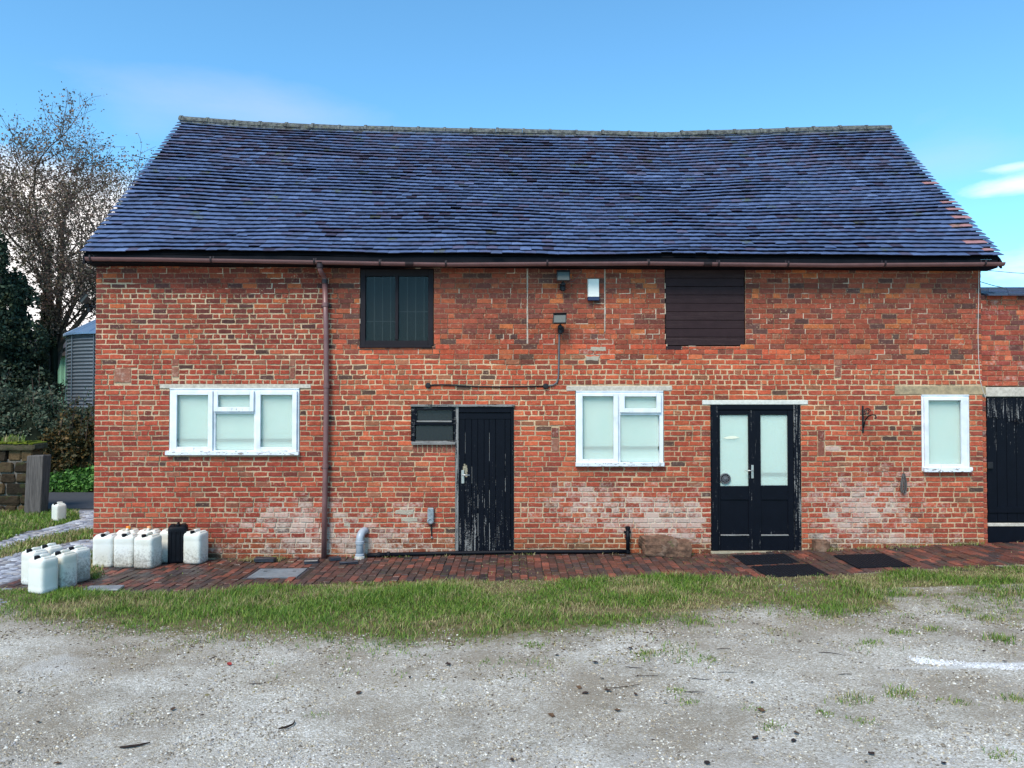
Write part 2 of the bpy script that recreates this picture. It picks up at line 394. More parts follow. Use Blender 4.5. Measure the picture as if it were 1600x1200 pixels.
simple('twig_bark', lin(98, 80, 70), .95, .1, .3, 8, 0)
simple('wood_stick', lin(48, 38, 34), .9, .2, .3); simple('brass', lin(190, 186, 180), .35, .6, .1, 20, 0, .7)
simple('weather_block', lin(150, 140, 118), .9, .2, .25)
def leafmat(name, rough=.6, trans=.25):
    m = Mat(name, rough, .3); m.color(m.attr())
    t = m.n('ShaderNodeBsdfTranslucent'); m.t.links.new(m.attr(), t.inputs[0]); mx = m.n('ShaderNodeMixShader'); mx.inputs[0].default_value = trans
    m.t.links.new(m.b.outputs[0], mx.inputs[1]); m.t.links.new(t.outputs[0], mx.inputs[2]); m.t.links.new(mx.outputs[0], m.t.nodes['Material Output'].inputs[0]); M[name] = m.m
leafmat('leaf'); leafmat('grass', .55, .3)
m = Mat('pebble', .9, .15); m.color(m.mix(1.0, m.attr(), m.grey(m.rng(m.noise(120, 3), .3, .7, .8, 1.2)), 'MULTIPLY')); M['pebble'] = m.m
m = Mat('sett', .3, .6); n_ = m.noise(25, 5, rough=.7); m.color(m.mix(1.0, m.attr(), m.grey(m.rng(n_, .25, .75, .65, 1.3)), 'MULTIPLY')).rough(m.rng(m.noise(4, 3), .35, .65, .18, .6)).bump(n_, .5, .01); M['sett'] = m.m
m = Mat('paver', .55, .4); n_ = m.noise(30, 5, rough=.7)
c = m.mix(1.0, m.attr(), m.grey(m.rng(n_, .25, .75, .6, 1.35)), 'MULTIPLY'); c = m.mix(m.rng(m.noise(2.2, 5, rough=.65), .42, .60, 0, .62), c, lin(54, 46, 42))
c = m.mix(m.rng(m.noise(5, 5), .62, .70, 0, .5), c, lin(70, 76, 46)); m.color(c).rough(m.rng(m.noise(3, 4), .35, .65, .3, .75)).bump(n_, .5, .008); M['paver'] = m.m
# ground: vertex colour red = soil under grass, green = lane / asphalt, blue = whiter stone
m = Mat('gravel', .85, .25)
sc = m.n('ShaderNodeSeparateColor'); m.t.links.new(m.attr(), sc.inputs[0])
v1 = m.vor(75, out='Color'); v2 = m.vor(75); hs = m.n('ShaderNodeSeparateColor'); m.t.links.new(v1, hs.inputs[0])
v3 = m.vor(170, out='Color'); hs3 = m.n('ShaderNodeSeparateColor'); m.t.links.new(v3, hs3.inputs[0])
st = m.mix(m.rng(hs.outputs[0], .55, 1), m.mix(m.rng(hs3.outputs[0], .1, .9), lin(146, 139, 125), lin(194, 187, 174)), lin(224, 220, 210))
pat = m.noise(.7, 5, rough=.6)
st = m.mix(m.rng(pat, .40, .62, 0, .7), st, lin(128, 114, 94)); st = m.mix(m.rng(m.noise(2.1, 6, rough=.65), .56, .70, 0, .45), st, lin(108, 100, 84))
st = m.mix(m.rng(m.math('ADD', sc.outputs[2], m.math('MULTIPLY', m.noise(6, 5), .5)), .5, 1.0, 0, .8), st, lin(214, 214, 212))
soil = m.mix(m.noise(9, 5), lin(78, 70, 46), lin(126, 114, 80))
sf = m.rng(m.math('ADD', sc.outputs[0], m.math('MULTIPLY', m.math('SUBTRACT', m.noise(11, 5), .5), .9)), .35, .75)
damp = m.rng(m.math('ADD', m.noise(.9, 6, rough=.65), m.math('MULTIPLY', sc.outputs[0], .25)), .50, .68, 0, .42); st = m.mix(damp, st, lin(112, 102, 86))
st = m.mix(sf, st, soil)
st = m.mix(sc.outputs[1], st, m.mix(m.rng(m.noise(40, 4), .3, .7), lin(100, 100, 106), lin(130, 130, 136)))
m.color(st).bump(m.math('ADD', v2, m.math('MULTIPLY', hs3.outputs[1], .4)), .6, .012); M['gravel'] = m.m
simple('field', (.05, .075, .03), .95, .1, .3, .5, 0)
M['sand'] = simple('sand', lin(62, 54, 48), .95, .1, .4, 30, .5).m

# ------------------------------------------------------------------ the barn
XL, XR = wp(150, 500).x, wp(1533, 500).x
ZT = 4.40                                             # underside of the gutter line
barn = thing('brick_barn', 'long two storey red brick barn with sagging blue tiled roof, white windows and black doors', 'building', (0, 1.5, 0))
def rect(x0, y0, x1, y1):                              # picture rectangle -> wall rectangle
    a = wp(x0, y1); b = wp(x1, y0); return (a.x, a.z, b.x, b.z)
W_A = rect(264, 606, 469, 709); W_C = rect(562, 419, 678, 541); D_S = rect(1039, 420, 1164, 541); W_E = rect(899, 610, 1037, 727)
D_F = rect(1111, 632, 1251, 860); W_G = rect(1440, 617, 1514, 735); W_S = rect(642, 634, 712, 692); D_B = rect(711, 634, 803, 859)
L_A = rect(250, 600, 486, 607); L_E = rect(885, 603, 1050, 611); L_F = rect(1097, 625, 1262, 632.5); L_G = rect(1398, 603, 1540, 617)
SOL = rect(645, 694, 711, 707)
PUT = [rect(861, 668, 874, 706), rect(1277, 672, 1289, 712), rect(268, 560, 280, 590), rect(452, 561, 462, 592), rect(1303, 560, 1314, 590)]; BLK = rect(178, 575, 206, 598)
HOLES = [W_A, W_C, D_S, W_E, D_F, W_G, W_S, D_B, L_A, L_E, L_F, L_G, SOL]+PUT+[BLK]
D_B = (D_B[0], -.03, D_B[2], D_B[3]); D_F = (D_F[0], .01, D_F[2], D_F[3]); HOLES[7] = D_B; HOLES[4] = D_F
def wear_at(x, z):
    px = 800+x*104.0; py = 628-(z-H)*104.0
    def b(cx, cy, sx, sy, a): return a*math.exp(-((px-cx)/sx)**2-((py-cy)/sy)**2)
    w_ = b(1345, 795, 105, 55, .44)+b(470, 815, 120, 45, .36)+b(600, 850, 130, 30, .28)+b(960, 800, 120, 45, .38)+b(1060, 815, 55, 40, .34)+b(880, 770, 60, 30, .15)
    w_ += b(1400, 740, 60, 20, .15)+b(640, 805, 20, 25, .35)+b(1305, 704, 16, 5, .5)+b(1090, 700, 20, 90, .12)
    w_ += b(930, 540, 25, 30, .28)+b(400, 860, 400, 12, .18)+b(1350, 845, 300, 10, .22)
    w_ += .10*max(0, 1-abs(z-.55)/.6)*float(vnoise(x*.9, z*2, 91))
    return min(w_*.95, .47)-.02
PAL = [((170, 80, 58), 8), ((160, 73, 55), 7), ((178, 88, 62), 5), ((148, 70, 55), 3), ((180, 98, 68), 1.6), ((126, 68, 56), 1.3), ((92, 68, 60), .45), ((150, 94, 72), 1.2)]
def brick_col(x, z):
    px = 800+x*104.0; py = 628-(z-H)*104.0
    up = max(0, min(1, (575-py)/70))
    r = random.random()
    cs, ws = zip(*PAL); b = np.array(random.choices(cs, ws)[0], float)
    if up > random.random()*.9:
        b = np.array(random.choices([(138, 72, 58), (120, 68, 58), (154, 78, 58), (192, 106, 64), (172, 90, 62), (98, 66, 60), (160, 80, 60)], [5, 4, 5, 1.3, 2.4, 1.3, 5])[0], float)
        b *= .96
    if px < 520: b *= np.array((.95, .88, .90))
    if 560 < px < 1300 and 540 < py < 700: b *= np.array((1.06, 1.03, .98))
    b *= random.uniform(.90, 1.05)*(.90+.2*float(fbm(x*.9, z*1.3, 61, 3)))
    if py > 845: b = b*.8+np.array((10, 12, 4))
    return tuple(v*1.0 for v in lin(*np.clip(b, 0, 255)))
def brick_geo(x0, x1, z0, z1, Y, jit=.0035, proud=.0):
    """a worn brick seen on its face: irregular outline, rounded arris, its own set"""
    f = Y-.008+random.uniform(-.004, .003)-proud
    w_, h_ = x1-x0, z1-z0
    k = max(1, int(round(w_/.06)))
    per = [(x0+w_*i/k, z0) for i in range(k)]+[(x1, z0+h_*i/2) for i in range(2)]+[(x1-w_*i/k, z1) for i in range(k)]+[(x0, z1-h_*i/2) for i in range(2)]
    n = len(per); cxx, czz = (x0+x1)/2, (z0+z1)/2
    o1 = [(x+random.uniform(-jit, jit), z+random.uniform(-jit, jit)*.8) for x, z in per]
    ins = random.uniform(.003, .006)
    def inset(p, d):
        return (p[0]+(d if p[0] < cxx-w_*.3 else -d if p[0] > cxx+w_*.3 else 0), p[1]+(d if p[1] < czz-h_*.2 else -d if p[1] > czz+h_*.2 else 0))
    vs = [(a, f, b) for a, b in [inset(p, ins) for p in o1]]+[(a, f+.006, b) for a, b in o1]+[(a, Y+.03, b) for a, b in o1]
    fs = [tuple(range(n))]
    for r_ in (0, 1): fs += [(r_*n+i, (r_+1)*n+i, (r_+1)*n+(i+1) % n, r_*n+(i+1) % n) for i in range(n)]
    al = [random.uniform(0, .25) for _ in range(n)]+[1.0]*(2*n)
    return vs, fs, al
def lay(x0, x1, z_of, zt_of, holes, Y, colf, wearf, joint, breaks=()):
    """courses of brick between x0 and x1; returns a list of bricks"""
    res = []; z = z_of; ci = 0
    while z < zt_of-.03:
        ph = .0765
        zc = z+ph/2
        blocked = sorted([(h[0], h[2]) for h in holes if h[1] < zc < h[3]])
        free = []; a = x0
        for b0, b1 in blocked:
            if b0 > a+.02: free.append((a, b0))
            a = max(a, b1)
        if a < x1-.02: free.append((a, x1))
        cut = []
        for a, b in free:
            br = sorted([q for (q, q0, q1) in breaks if a < q < b and q0 < zc < q1])
            for q in br: cut.append((a, q-.010)); a = q+.010
            cut.append((a, b))
        ha = random.random() < .07
        for a, b in cut:
            x = a+(0 if (a == x0) else random.uniform(0, .004)); first = True
            while x < b-.03:
                j = joint(x, zc)*random.uniform(.7, 1.35)
                L = random.uniform(.098, .112) if (ha or random.random() < .13) else random.uniform(.208, .232)
                if first and ci % 2: L = random.choice((.105, .16)); 
                first = False
                if x+L > b-.06: L = b-x
                if L > .26: L = L/2-.004
                dz = (float(vnoise(x*1.3, ci*.37, 3))-.5)*.012*(0.3+joint(x, zc)*60)
                za = z+j*.5+dz*.5; zb = z+ph-j*.5+dz*.5
                for h in holes:
                    if h[0] < x+L/2 < h[2]:
                        if h[1] < zb and zc < h[1]: zb = h[1]-.003
                        if h[3] > za and zc > h[3]: za = h[3]+.003
                if zb-za > .02:
                    e = x+L-(j if x+L < b-.001 else 0)
                    if e-x > .025:
                        vs, fs, al = brick_geo(x, e, za, zb, Y, jit=.0018+.22*j)
                        c3 = colf((x+e)/2, zc); wv = wearf((x+e)/2, zc); wv = wv+random.uniform(-.22, .10)*min(1, max(0, wv)*4)
                        res.append((vs, fs, [c3+(q,) for q in al], wv, ((x+e)/2, zc), e-x))
                x += L
        z += ph; ci += 1
    return res
def joint_main(x, z):
    py = 628-(z-H)*104.0; px = 800+x*104.0
    lim = 560 if px > 520 else 455
    if px > 1180: lim = 580
    return .006 if py < lim-20+40*float(vnoise(x*2, z*3, 9)) else .0145
zb0 = -.16
breaks = [(wp(824, 500).x, wp(824, 537).z, 5), (wp(945, 500).x, wp(945, 518).z, 5)]
bricks = lay(XL, XR, zb0, ZT, HOLES, 0.0, brick_col, wear_at, joint_main, breaks)
# soldier course below the small side window
x = SOL[0]+.004
while x < SOL[2]-.04:
    vs_, fs_, al_ = brick_geo(x, x+.062, SOL[1]+.004, SOL[3]-.004, 0); bricks.append((vs_, fs_, [lin(128, 74, 60)+(q,) for q in al_], .05, (x, SOL[1]), .06)); x += .073
for q in PUT+[BLK]:
    mx_ = (q[1]+q[3])/2
    for z0_, z1_ in (((q[1]+.004, q[3]-.004),) if q is BLK else ((q[1]+.006, mx_+.02), (mx_+.034, q[3]-.006))):
        vs_, fs_, al_ = brick_geo(q[0]+.008, q[2]-.008, z0_, z1_, 0, .006); c3 = lin(*random.choice(((120, 66, 56), (132, 80, 66), (146, 96, 78)))); bricks.append((vs_, fs_, [c3+(v,) for v in al_], .12, ((q[0]+q[2])/2, mx_), .1))
def mortar_sheet(name, x0, x1, z0, z1, holes, Y, parent, colf, wearf, breaks=()):
    xs = sorted(set([round(v, 4) for v in np.arange(x0, x1, .06)]+[x1]+[h[i] for h in holes for i in (0, 2) if x0 < h[i] < x1]))
    zs = sorted(set([round(v, 4) for v in np.arange(z0, z1, .05)]+[z1]+[h[i] for h in holes for i in (1, 3) if z0 < h[i] < z1]))
    mb = MB(); V = [(x, Y+.004*math.sin(7*x+5*z), z) for z in zs for x in xs]
    Cc = [colf(x, z)+(1,) for z in zs for x in xs]; Ww = [wearf(x, z) for z in zs for x in xs]
    n = len(xs); Fs = []
    for i in range(len(xs)-1):
        for j in range(len(zs)-1):
            cx_, cz_ = (xs[i]+xs[i+1])/2, (zs[j]+zs[j+1])/2
            if any(h[0] < cx_ < h[2] and h[1] < cz_ < h[3] for h in holes): continue
            Fs.append((j*n+i, j*n+i+1, (j+1)*n+i+1, (j+1)*n+i))
    mb.add(V, Fs, Cc, Ww); return mb.build(name, M['mortar'], parent, origin=(0, 0, 0))
def mortar_col(x, z):
    up = joint_main(x, z) < .008
    v = float(fbm(x*3, z*3, 21, 3))
    if up: return lin(122+60*max(0, v-.5)*3, 88+50*max(0, v-.5)*3, 76+40*max(0, v-.5)*3)
    k = .82+.36*v
    return lin(*[min(235, q*k*(.9 if z < 1.9 else 1)) for q in ((194, 168, 138) if x < -2.6 else (204, 174, 140))])
H2 = [h for h in HOLES if h is not SOL and h is not BLK and h not in PUT]
wall = mortar_sheet('wall', XL, XR, zb0, ZT, H2, .002, barn, mortar_col, lambda x, z: wear_at(x, z)+.12)
def split_bricks(bl, parent, name, mat, nmax=300, key=None):
    order = sorted(range(len(bl)), key=key); rest = MB()
    for n_, i in enumerate(order):
        vs_, fs_, cs_, wv, _, _ = bl[i]
        if n_ < nmax:
            b = MB(); b.add(vs_, fs_, cs_, wv); b.build(name, mat, parent)
        else: rest.add(vs_, fs_, cs_, wv)
    if rest.v: rest.build(name+'work', mat, parent, origin=(0, 0, 0), kind='stuff')
split_bricks(bricks, wall, 'brick', M['brick'], 300, key=lambda i: (0 if bricks[i][5] > .15 else 3)+math.hypot(bricks[i][4][0], bricks[i][4][1]-H))
# repointed bits, pale strips standing out of the dark upper joints
rp = MB()
for vs_, fs_, cs_, wv, (bx, bz), bl_ in bricks:
    if joint_main(bx, bz) < .008 and random.random() < .11+.12*(vnoise(bx*1.2, bz*1.5, 44) > .6):
        cc = lin(198, 178, 156)+(1,); xs_ = [p[0] for p in vs_]; zs_ = [p[2] for p in vs_]; a, b, c0, c1 = min(xs_), max(xs_), min(zs_), max(zs_)
        r = random.random()
        if r < .75: rp.box((b-.003, -.009, c0-.004), (b+.009, .004, c1+.003), .002, cc, .1, jit=.003)
        if r > .35: q = random.uniform(.3, .9); rp.box((b-(b-a)*q, -.009, c0-.008), (b+.006, .004, c0+.002), .002, cc, .1, jit=.003)
        if r > .85: rp.box((a, -.009, c1-.002), (b, .004, c1+.007), .002, cc, .1, jit=.003)
for xb, z0_, _ in breaks:
    z = z0_
    while z < ZT-.05: h_ = random.uniform(.06, .16); q = random.uniform(.006, .012); rp.box((xb-q, -.008, z), (xb+q, .004, z+h_-.002), .002, lin(188, 172, 158)+(1,), .1, jit=.003); z += h_
for px_, py_, s in ((935, 545, .12), (925, 560, .1), (550, 820, .12), (632, 800, .14), (640, 812, .12), (940, 532, .1)):
    p = wp(px_, py_)
    vs_, fs_, al_ = brick_geo(p.x-s, p.x+s, p.z-.035, p.z+.035, -.002, .012); rp.add(vs_, fs_, lin(172, 160, 142)+(1,), .2)
rp.build('repointed_joint', M['mortar'], wall, origin=(0, 0, 0), kind='stuff')
# shell: gables, rear, floor of the loft, dark inside
YR = 3.1                                               # ridge line
def yz(px, py, Y): return wp(px, py, Y).z
EAVE = [(XL-.2, yz(135, 396, -.27)), (wp(250, 0, -.27).x, yz(250, 395, -.27)), (wp(650, 0, -.27).x, yz(650, 398, -.27)), (wp(1000, 0, -.27).x, yz(1000, 400, -.27)), (XR+.2, yz(1553, 402, -.27))]
RID = [(wp(q, 0, YR).x, yz(q, r, YR)) for q, r in ((285, 187), (400, 195), (520, 201), (700, 205), (900, 209), (1030, 212), (1150, 208), (1250, 204), (1388, 200))]
XVL, XVR = wp(285, 190, YR).x, wp(1388, 200, YR).x
YB = 2*YR+.27
def eave_z(x): return I(x, EAVE)+(float(vnoise(x*.9, 1, 5))-.5)*.02
def ridge_z(x): return I(x, RID)
for gx, nm in ((XL+.006, 'left'), (XR-.006, 'right')):
    th = .22 if gx < 0 else -.22
    zr = ridge_z(gx)-.12; ze = 4.42
    mb = MB(); prof = [(0.012, zb0), (2*YR, zb0), (2*YR, ze), (YR, zr), (0.012, ze)]
    vs_ = [(gx, y, z) for y, z in prof]+[(gx+th, y, z) for y, z in prof]
    fs_ = [(0, 1, 2, 3, 4)[::1], (9, 8, 7, 6, 5)]+[(i, i+5, (i+1) % 5+5, (i+1) % 5) for i in range(5)]
    mb.add(vs_, fs_); mb.build('gable_wall', M['gable'], barn)
MB().box((XL+.23, 2*YR-.22, zb0), (XR-.23, 2*YR-.004, 4.42), .002).build('rear_wall', M['gable'], barn)
MB().box((XL+.23, .35, zb0), (XR-.23, .37, 4.6), .001).build('light_block_sheet', M['interior'], barn)  # added dark sheet, unseen, keeps light from leaking through the barn
# quoin edge at the left corner so the wall has thickness in the joints
# reveals of the openings
for h in (W_A, W_C, D_S, W_E, D_F, W_G, W_S, D_B):
    for a, b in (((h[0]-.02, .012, h[1]), (h[0], .3, h[3])), ((h[2], .012, h[1]), (h[2]+.02, .3, h[3])), ((h[0], .012, h[3]), (h[2], .3, h[3]+.02)), ((h[0], .012, h[1]-.02), (h[2], .3, h[1]))):
        MB().box(a, b, .001, lin(110, 70, 58)+(1,)).build('reveal', M['mortar'], barn)
# ---- roof
roof_top = sub('roof', barn, (0, YR, 5))
NR = 38
def rp_(x, s, back=False):
    ze, zr = eave_z(x), ridge_z(x)
    z = ze+(zr-ze)*s-.05*math.sin(math.pi*s)*(.6+.8*math.sin(x*.35+1))+(float(fbm(x*.7, s*6, 31, 3))-.5)*.05
    y = -.27+(YR+.27)*s
    return Vector((x, 2*YR-y if back else y, z))
SN = Vector((0, -.69, .72))
TPAL = [((82, 97, 130), 9), ((78, 92, 124), 7), ((88, 104, 138), 5), ((82, 88, 116), 3), ((72, 82, 108), 1.2), ((86, 84, 108), 1.2), ((98, 114, 148), .8), ((64, 60, 80), .7)]
tiles = []
RED = [(1449, 287), (1489, 331), (1499, 343), (1500, 355), (1526, 380), (1540, 392), (1480, 320)]
REDS = []
for a, b in RED:                                         # find s on the roof plane for the red tiles
    best = min(((abs(wp(a, b, -.27+(YR+.27)*s).z-rp_(7.0, s).z), s) for s in np.linspace(0, 1, 200)))[1]; REDS.append((wp(a, b, -.27+(YR+.27)*best).x, best))
for r_ in range(NR):
    s0 = r_/NR; x = XVL-.02+random.uniform(-.008, .008)-(.0 if r_ % 2 else 0)
    end = XVR+.02; n_ = 0; gaug = 4.7/NR
    while x < end-.03:
        wt = .168*random.uniform(.985, 1.01)
        if n_ == 0 and r_ % 2: wt *= .5
        if x+wt > end-.05: wt = end-x+random.uniform(-.01, .008)
        xc = x+wt/2
        ds = (random.gauss(0, .035)+(random.random() < .025)*random.uniform(-.35, .25))/NR + (float(vnoise(x*.8, r_*.35, 12))-.5)*.40/NR
        rt = random.gauss(0, .004)+(random.random() < .02)*random.uniform(-.03, .03)
        lift = random.uniform(0, .004)+(random.random() < .03)*.008
        s1 = min(s0+1.25/NR, 1.0)
        a = x+.0015; b = x+wt-.0015
        vs_ = []; T = .017
        for (s, off) in ((s0+ds, (.046+lift)), (s1, .006)):
            for i, xx in enumerate((a, xc, b)):
                ss = s+(rt*(i-1)*.5/.17*.085*10/NR if s == s0+ds else 0)
                P = rp_(xx, max(-.02, min(1, ss))); cam_ = .004 if i == 1 else 0
                vs_.append(P+SN*(off+cam_)); 
        for (s, off) in ((s0+ds+.10/NR, (.046+lift)-T), (s1, .001)):
            for i, xx in enumerate((a, xc, b)):
                P = rp_(xx, max(-.02, min(1, s))); vs_.append(P+SN*off)
        fs_ = [(0, 1, 4, 3), (1, 2, 5, 4), (6, 7, 1, 0), (7, 8, 2, 1), (0, 3, 9, 6), (2, 8, 11, 5), (6, 9, 10, 7), (7, 10, 11, 8)]
        cs, ws = zip(*TPAL); cb = np.array(random.choices(cs, ws)[0], float)
        if s0 > .62 and random.random() < .35: cb = cb*.5+np.array((84, 72, 86))*.5
        cb *= random.uniform(.94, 1.06)
        for rx, rs in REDS:
            if abs(xc-rx) < .13 and abs(s0+.5/NR-rs) < .52/NR: cb = np.array((164, 118, 116.))
        moss = .0
        if random.random() < .02: moss = .9
        if s0 > .93: moss = .5
        tiles.append((vs_, fs_, [lin(*cb)+(moss,)]*12, 0, (xc, s0), wt)); x += wt; n_ += 1
order = sorted(range(len(tiles)), key=lambda i: (round(tiles[i][4][1]*NR), abs(tiles[i][4][0])))
rest = MB()
for n_, i in enumerate(order):
    t = tiles[i]
    if n_ < 300: MB().add(t[0], t[1], t[2]).build('roof_tile', M['tile'], roof_top)
    else: rest.add(t[0], t[1], t[2])
rest.build('roof_tiling', M['tile'], roof_top, origin=(0, YR, 5), kind='stuff')
# rear slope tiles (joined, coarser), underlay both sides
mb = MB()
for r_ in range(NR):
    s0, s1 = r_/NR, min(1, (r_+1.1)/NR)
    xs_ = np.linspace(XVL-.02, XVR+.02, 40)
    for k in range(39):
        P = [rp_(xs_[k], s0, True), rp_(xs_[k+1], s0, True), rp_(xs_[k+1], s1, True), rp_(xs_[k], s1, True)]; N2 = Vector((0, .69, .72))
        mb.add([P[0]+N2*.024, P[1]+N2*.024, P[2]+N2*.004, P[3]+N2*.004, P[0], P[1]], [(1, 0, 3, 2), (0, 1, 5, 4)], lin(72, 80, 112)+(0,))
mb.build('rear_tiling', M['tile'], roof_top, kind='stuff')
mb = MB(); xs_ = np.linspace(XVL+.005, XVR-.005, 50)
for back in (False, True):
    for j in range(12):
        for k in range(49):
            P = [rp_(xs_[k], j/12, back), rp_(xs_[k+1], j/12, back), rp_(xs_[k+1], (j+1)/12, back), rp_(xs_[k], (j+1)/12, back)]; N2 = SN if not back else Vector((0, .69, .72))
            mb.add([p-N2*.03 for p in P], [(0, 1, 2, 3) if not back else (3, 2, 1, 0)], (0, 0, 0, 0))
mb.build('underlay', M['underlay'], roof_top)
# verge boards under the tile ends
mb = MB()
for xv in (XVL+.02, XVR-.02):
    for back in (False, True):
        for k in range(10):
            a = rp_(xv, k/10, back); b = rp_(xv, (k+1)/10, back); n = Vector((0, 0, 1))
            mb.add([a+Vector((-.015, 0, -.05)), a+Vector((.015, 0, -.05)), b+Vector((.015, 0, -.05)), b+Vector((-.015, 0, -.05)), a+Vector((-.015, 0, -.16)), a+Vector((.015, 0, -.16)), b+Vector((.015, 0, -.16)), b+Vector((-.015, 0, -.16))],
                   [(0, 1, 2, 3), (7, 6, 5, 4), (0, 3, 7, 4), (1, 5, 6, 2), (0, 4, 5, 1), (3, 2, 6, 7)])
mb.build('verge_board', M['fascia'], roof_top)
# ridge tiles, each its own
nr = 27; xe = np.linspace(XVL-.03, XVR+.03, nr+1)
for k in range(nr):
    mb = MB(); a, b = xe[k], xe[k+1]; rr = .114*random.uniform(.95, 1.05); vs_ = []; n = 9
    prof = [(a+.004, rr+.012), (a+.05, rr+.014), (a+.056, rr), (b-.004, rr-.003)]
    dzk = random.uniform(-.006, .008)
    for (xx, r2) in prof:
        zc_ = ridge_z(xx)-.045+dzk
        for q in range(n):
            an = math.pi*q/(n-1); vs_.append((xx, YR-r2*math.cos(an)*1.05, zc_+r2*math.sin(an)*(.95 if 0 < q < n-1 else 1)))
        for q in range(n)[::-1]:
            an = math.pi*q/(n-1); vs_.append((xx, YR-(r2-.02)*math.cos(an)*1.05, zc_+(r2-.02)*math.sin(an)))
    m2_ = 2*n
    fs_ = [(i*m2_+q, i*m2_+(q+1) % m2_, (i+1)*m2_+(q+1) % m2_, (i+1)*m2_+q) for i in range(3) for q in range(m2_)]
    fs_ += [tuple(range(m2_))[::-1], tuple(range(3*m2_, 4*m2_))]
    mb.add(vs_, fs_); o = mb.build('ridge_tile', M['ridge'], roof_top)
    if k == nr-1: pass
mb = MB()                                                # mortar bed below the ridge
for k in range(60):
    a = XVL+(XVR-XVL)*k/60; b = XVL+(XVR-XVL)*(k+1)/60
    mb.box((a, YR-.115, ridge_z((a+b)/2)-.10), (b-.001, YR+.115, ridge_z((a+b)/2)-.045+random.uniform(-.01, .01)), .01, jit=.004)
mb.build('ridge_bedding', M['ridge'], roof_top)
# eaves board and gutter
mb = MB(); xs_ = np.linspace(XVL+.03, XVR-.05, 24)
for k in range(23):
    z1, z2 = eave_z(xs_[k])-.025, eave_z(xs_[k+1])-.025
    mb.add([(xs_[k], -.24, z1), (xs_[k+1], -.24, z2), (xs_[k+1], -.24, z2-.12), (xs_[k], -.24, z1-.12), (xs_[k], .02, z1+.0), (xs_[k+1], .02, z2), (xs_[k+1], .02, z2-.13), (xs_[k], .02, z1-.13)],
           [(3, 2, 1, 0), (0, 1, 5, 4), (7, 6, 2, 3)])
mb.build('eaves_board', M['fascia'], barn)
GUT = [(135, 404.5), (240, 405.5), (330, 407), (500, 410), (600, 412), (700, 413.5), (850, 412.5), (1010, 411.5), (1130, 413), (1300, 414.5), (1450, 413.5), (1568, 412.5)]
GP = [wp(a, b, -.30) for a, b in GUT]
def sweep_half(mb, pts, r, th=.005, n=9):
    vs_ = []
    for p in pts:
        for rr, rg in ((r, range(n)), (r-th, range(n)[::-1])):
            for q in rg:
                an = math.pi+math.pi*q/(n-1); vs_.append((p.x, p.y+rr*math.cos(an), p.z+.02+rr*math.sin(an)))
    m_ = 2*n
    fs_ = [(i*m_+q, i*m_+(q+1) % m_, (i+1)*m_+(q+1) % m_, (i+1)*m_+q) for i in range(len(pts)-1) for q in range(m_)]
    mb.add(vs_, fs_+[tuple(range(m_))[::-1], tuple(range((len(pts)-1)*m_, len(pts)*m_))])
mb = MB(); sweep_half(mb, GP, .052); gut = mb.build('gutter', M['gutter'], barn)
def gut_at(px):
    ys = np.interp(px, [g[0] for g in GUT], [g[1] for g in GUT]); return wp(px, float(ys), -.30)
for k, px_ in enumerate((143, 331, 492, 594, 697, 855, 1013, 1122, 1230, 1381, 1537)):
    p = gut_at(px_); mb = MB(); sweep_half(mb, [p+Vector((-.014, 0, 0)), p+Vector((.014, 0, 0))], .058, .01)
    mb.box((p.x-.01, -.245, p.z+.02), (p.x+.01, -.215, p.z+.075), .002); mb.box((p.x-.012, -.362, p.z+.01), (p.x+.012, -.35, p.z+.05), .002)
    mb.build('gutter_bracket', M['gutter_dark'], gut)
for px_ in (640, 1105):
    p = gut_at(px_); mb = MB(); sweep_half(mb, [p+Vector((-.06, 0, 0)), p+Vector((.06, 0, 0))], .060, .01); mb.build('gutter_union', M['gutter_dark'], gut)
# downpipe with its swan neck
dp = sub('downpipe', barn, wp(507, 880, -.07))
g0 = gut_at(500); a0 = wp(507, 436, -.09)
pts = [Vector((g0.x, -.30, g0.z-.02)), Vector((g0.x, -.30, g0.z-.10)), Vector((g0.x+.02, -.25, g0.z-.16)), a0+Vector((-.01, -.03, .06)), a0, a0+Vector((0, 0, -.08))]
MB().tube(pts, .036, 12).build('swan_neck', M['gutter'], dp, smooth=True)
sweep = MB(); sweep.lathe((g0.x, -.30, g0.z-.09), [(.045, 0), (.05, .01), (.05, .07), (.062, .09)], 14); sweep.build('outlet', M['gutter_dark'], dp)
prs = [(507.5, 437), (509.5, 520), (510, 600), (509, 700), (507.5, 780), (506, 879)]
pp = [wp(a, b, -.085) for a, b in prs]; pp[-1].z = float(gz(pp[-1].x, -.1))+.0
MB().tube(pp, .040, 14).build('pipe', M['gutter'], dp, smooth=True)
for y_ in (440, 476, 603, 728):
    xx = np.interp(y_, [q[1] for q in prs], [q[0] for q in prs]); p = wp(xx, y_, -.085)
    MB().lathe(p, [(.041, -.03), (.048, -.028), (.048, .028), (.041, .03)], 14).build('collar', M['gutter_dark'] if y_ in (440,) else M['gutter'], dp)
for y_ in (478, 731):
    xx = np.interp(y_, [q[1] for q in prs], [q[0] for q in prs]); p = wp(xx, y_, -.085)
    MB().box((p.x-.07, -.05, p.z-.018), (p.x+.07, -.006, p.z+.018), .004).build('pipe_clip', M['gutter_dark'], dp)
# ---- lintels
def lintel(r, Y, mat, name='lintel', c=.006):
    mb = MB(); n = 6
    for k in range(1): mb.box((r[0], Y, r[1]+.002), (r[2], .10, r[3]-.002), c, jit=.002)
    return mb.build(name, mat, barn)
lintel(L_A, -.012, M['concrete']); lintel(L_E, -.014, M['concrete']); lintel(L_F, -.014, M['pale_stone']); lintel(L_G, -.008, M['stone_lintel'])
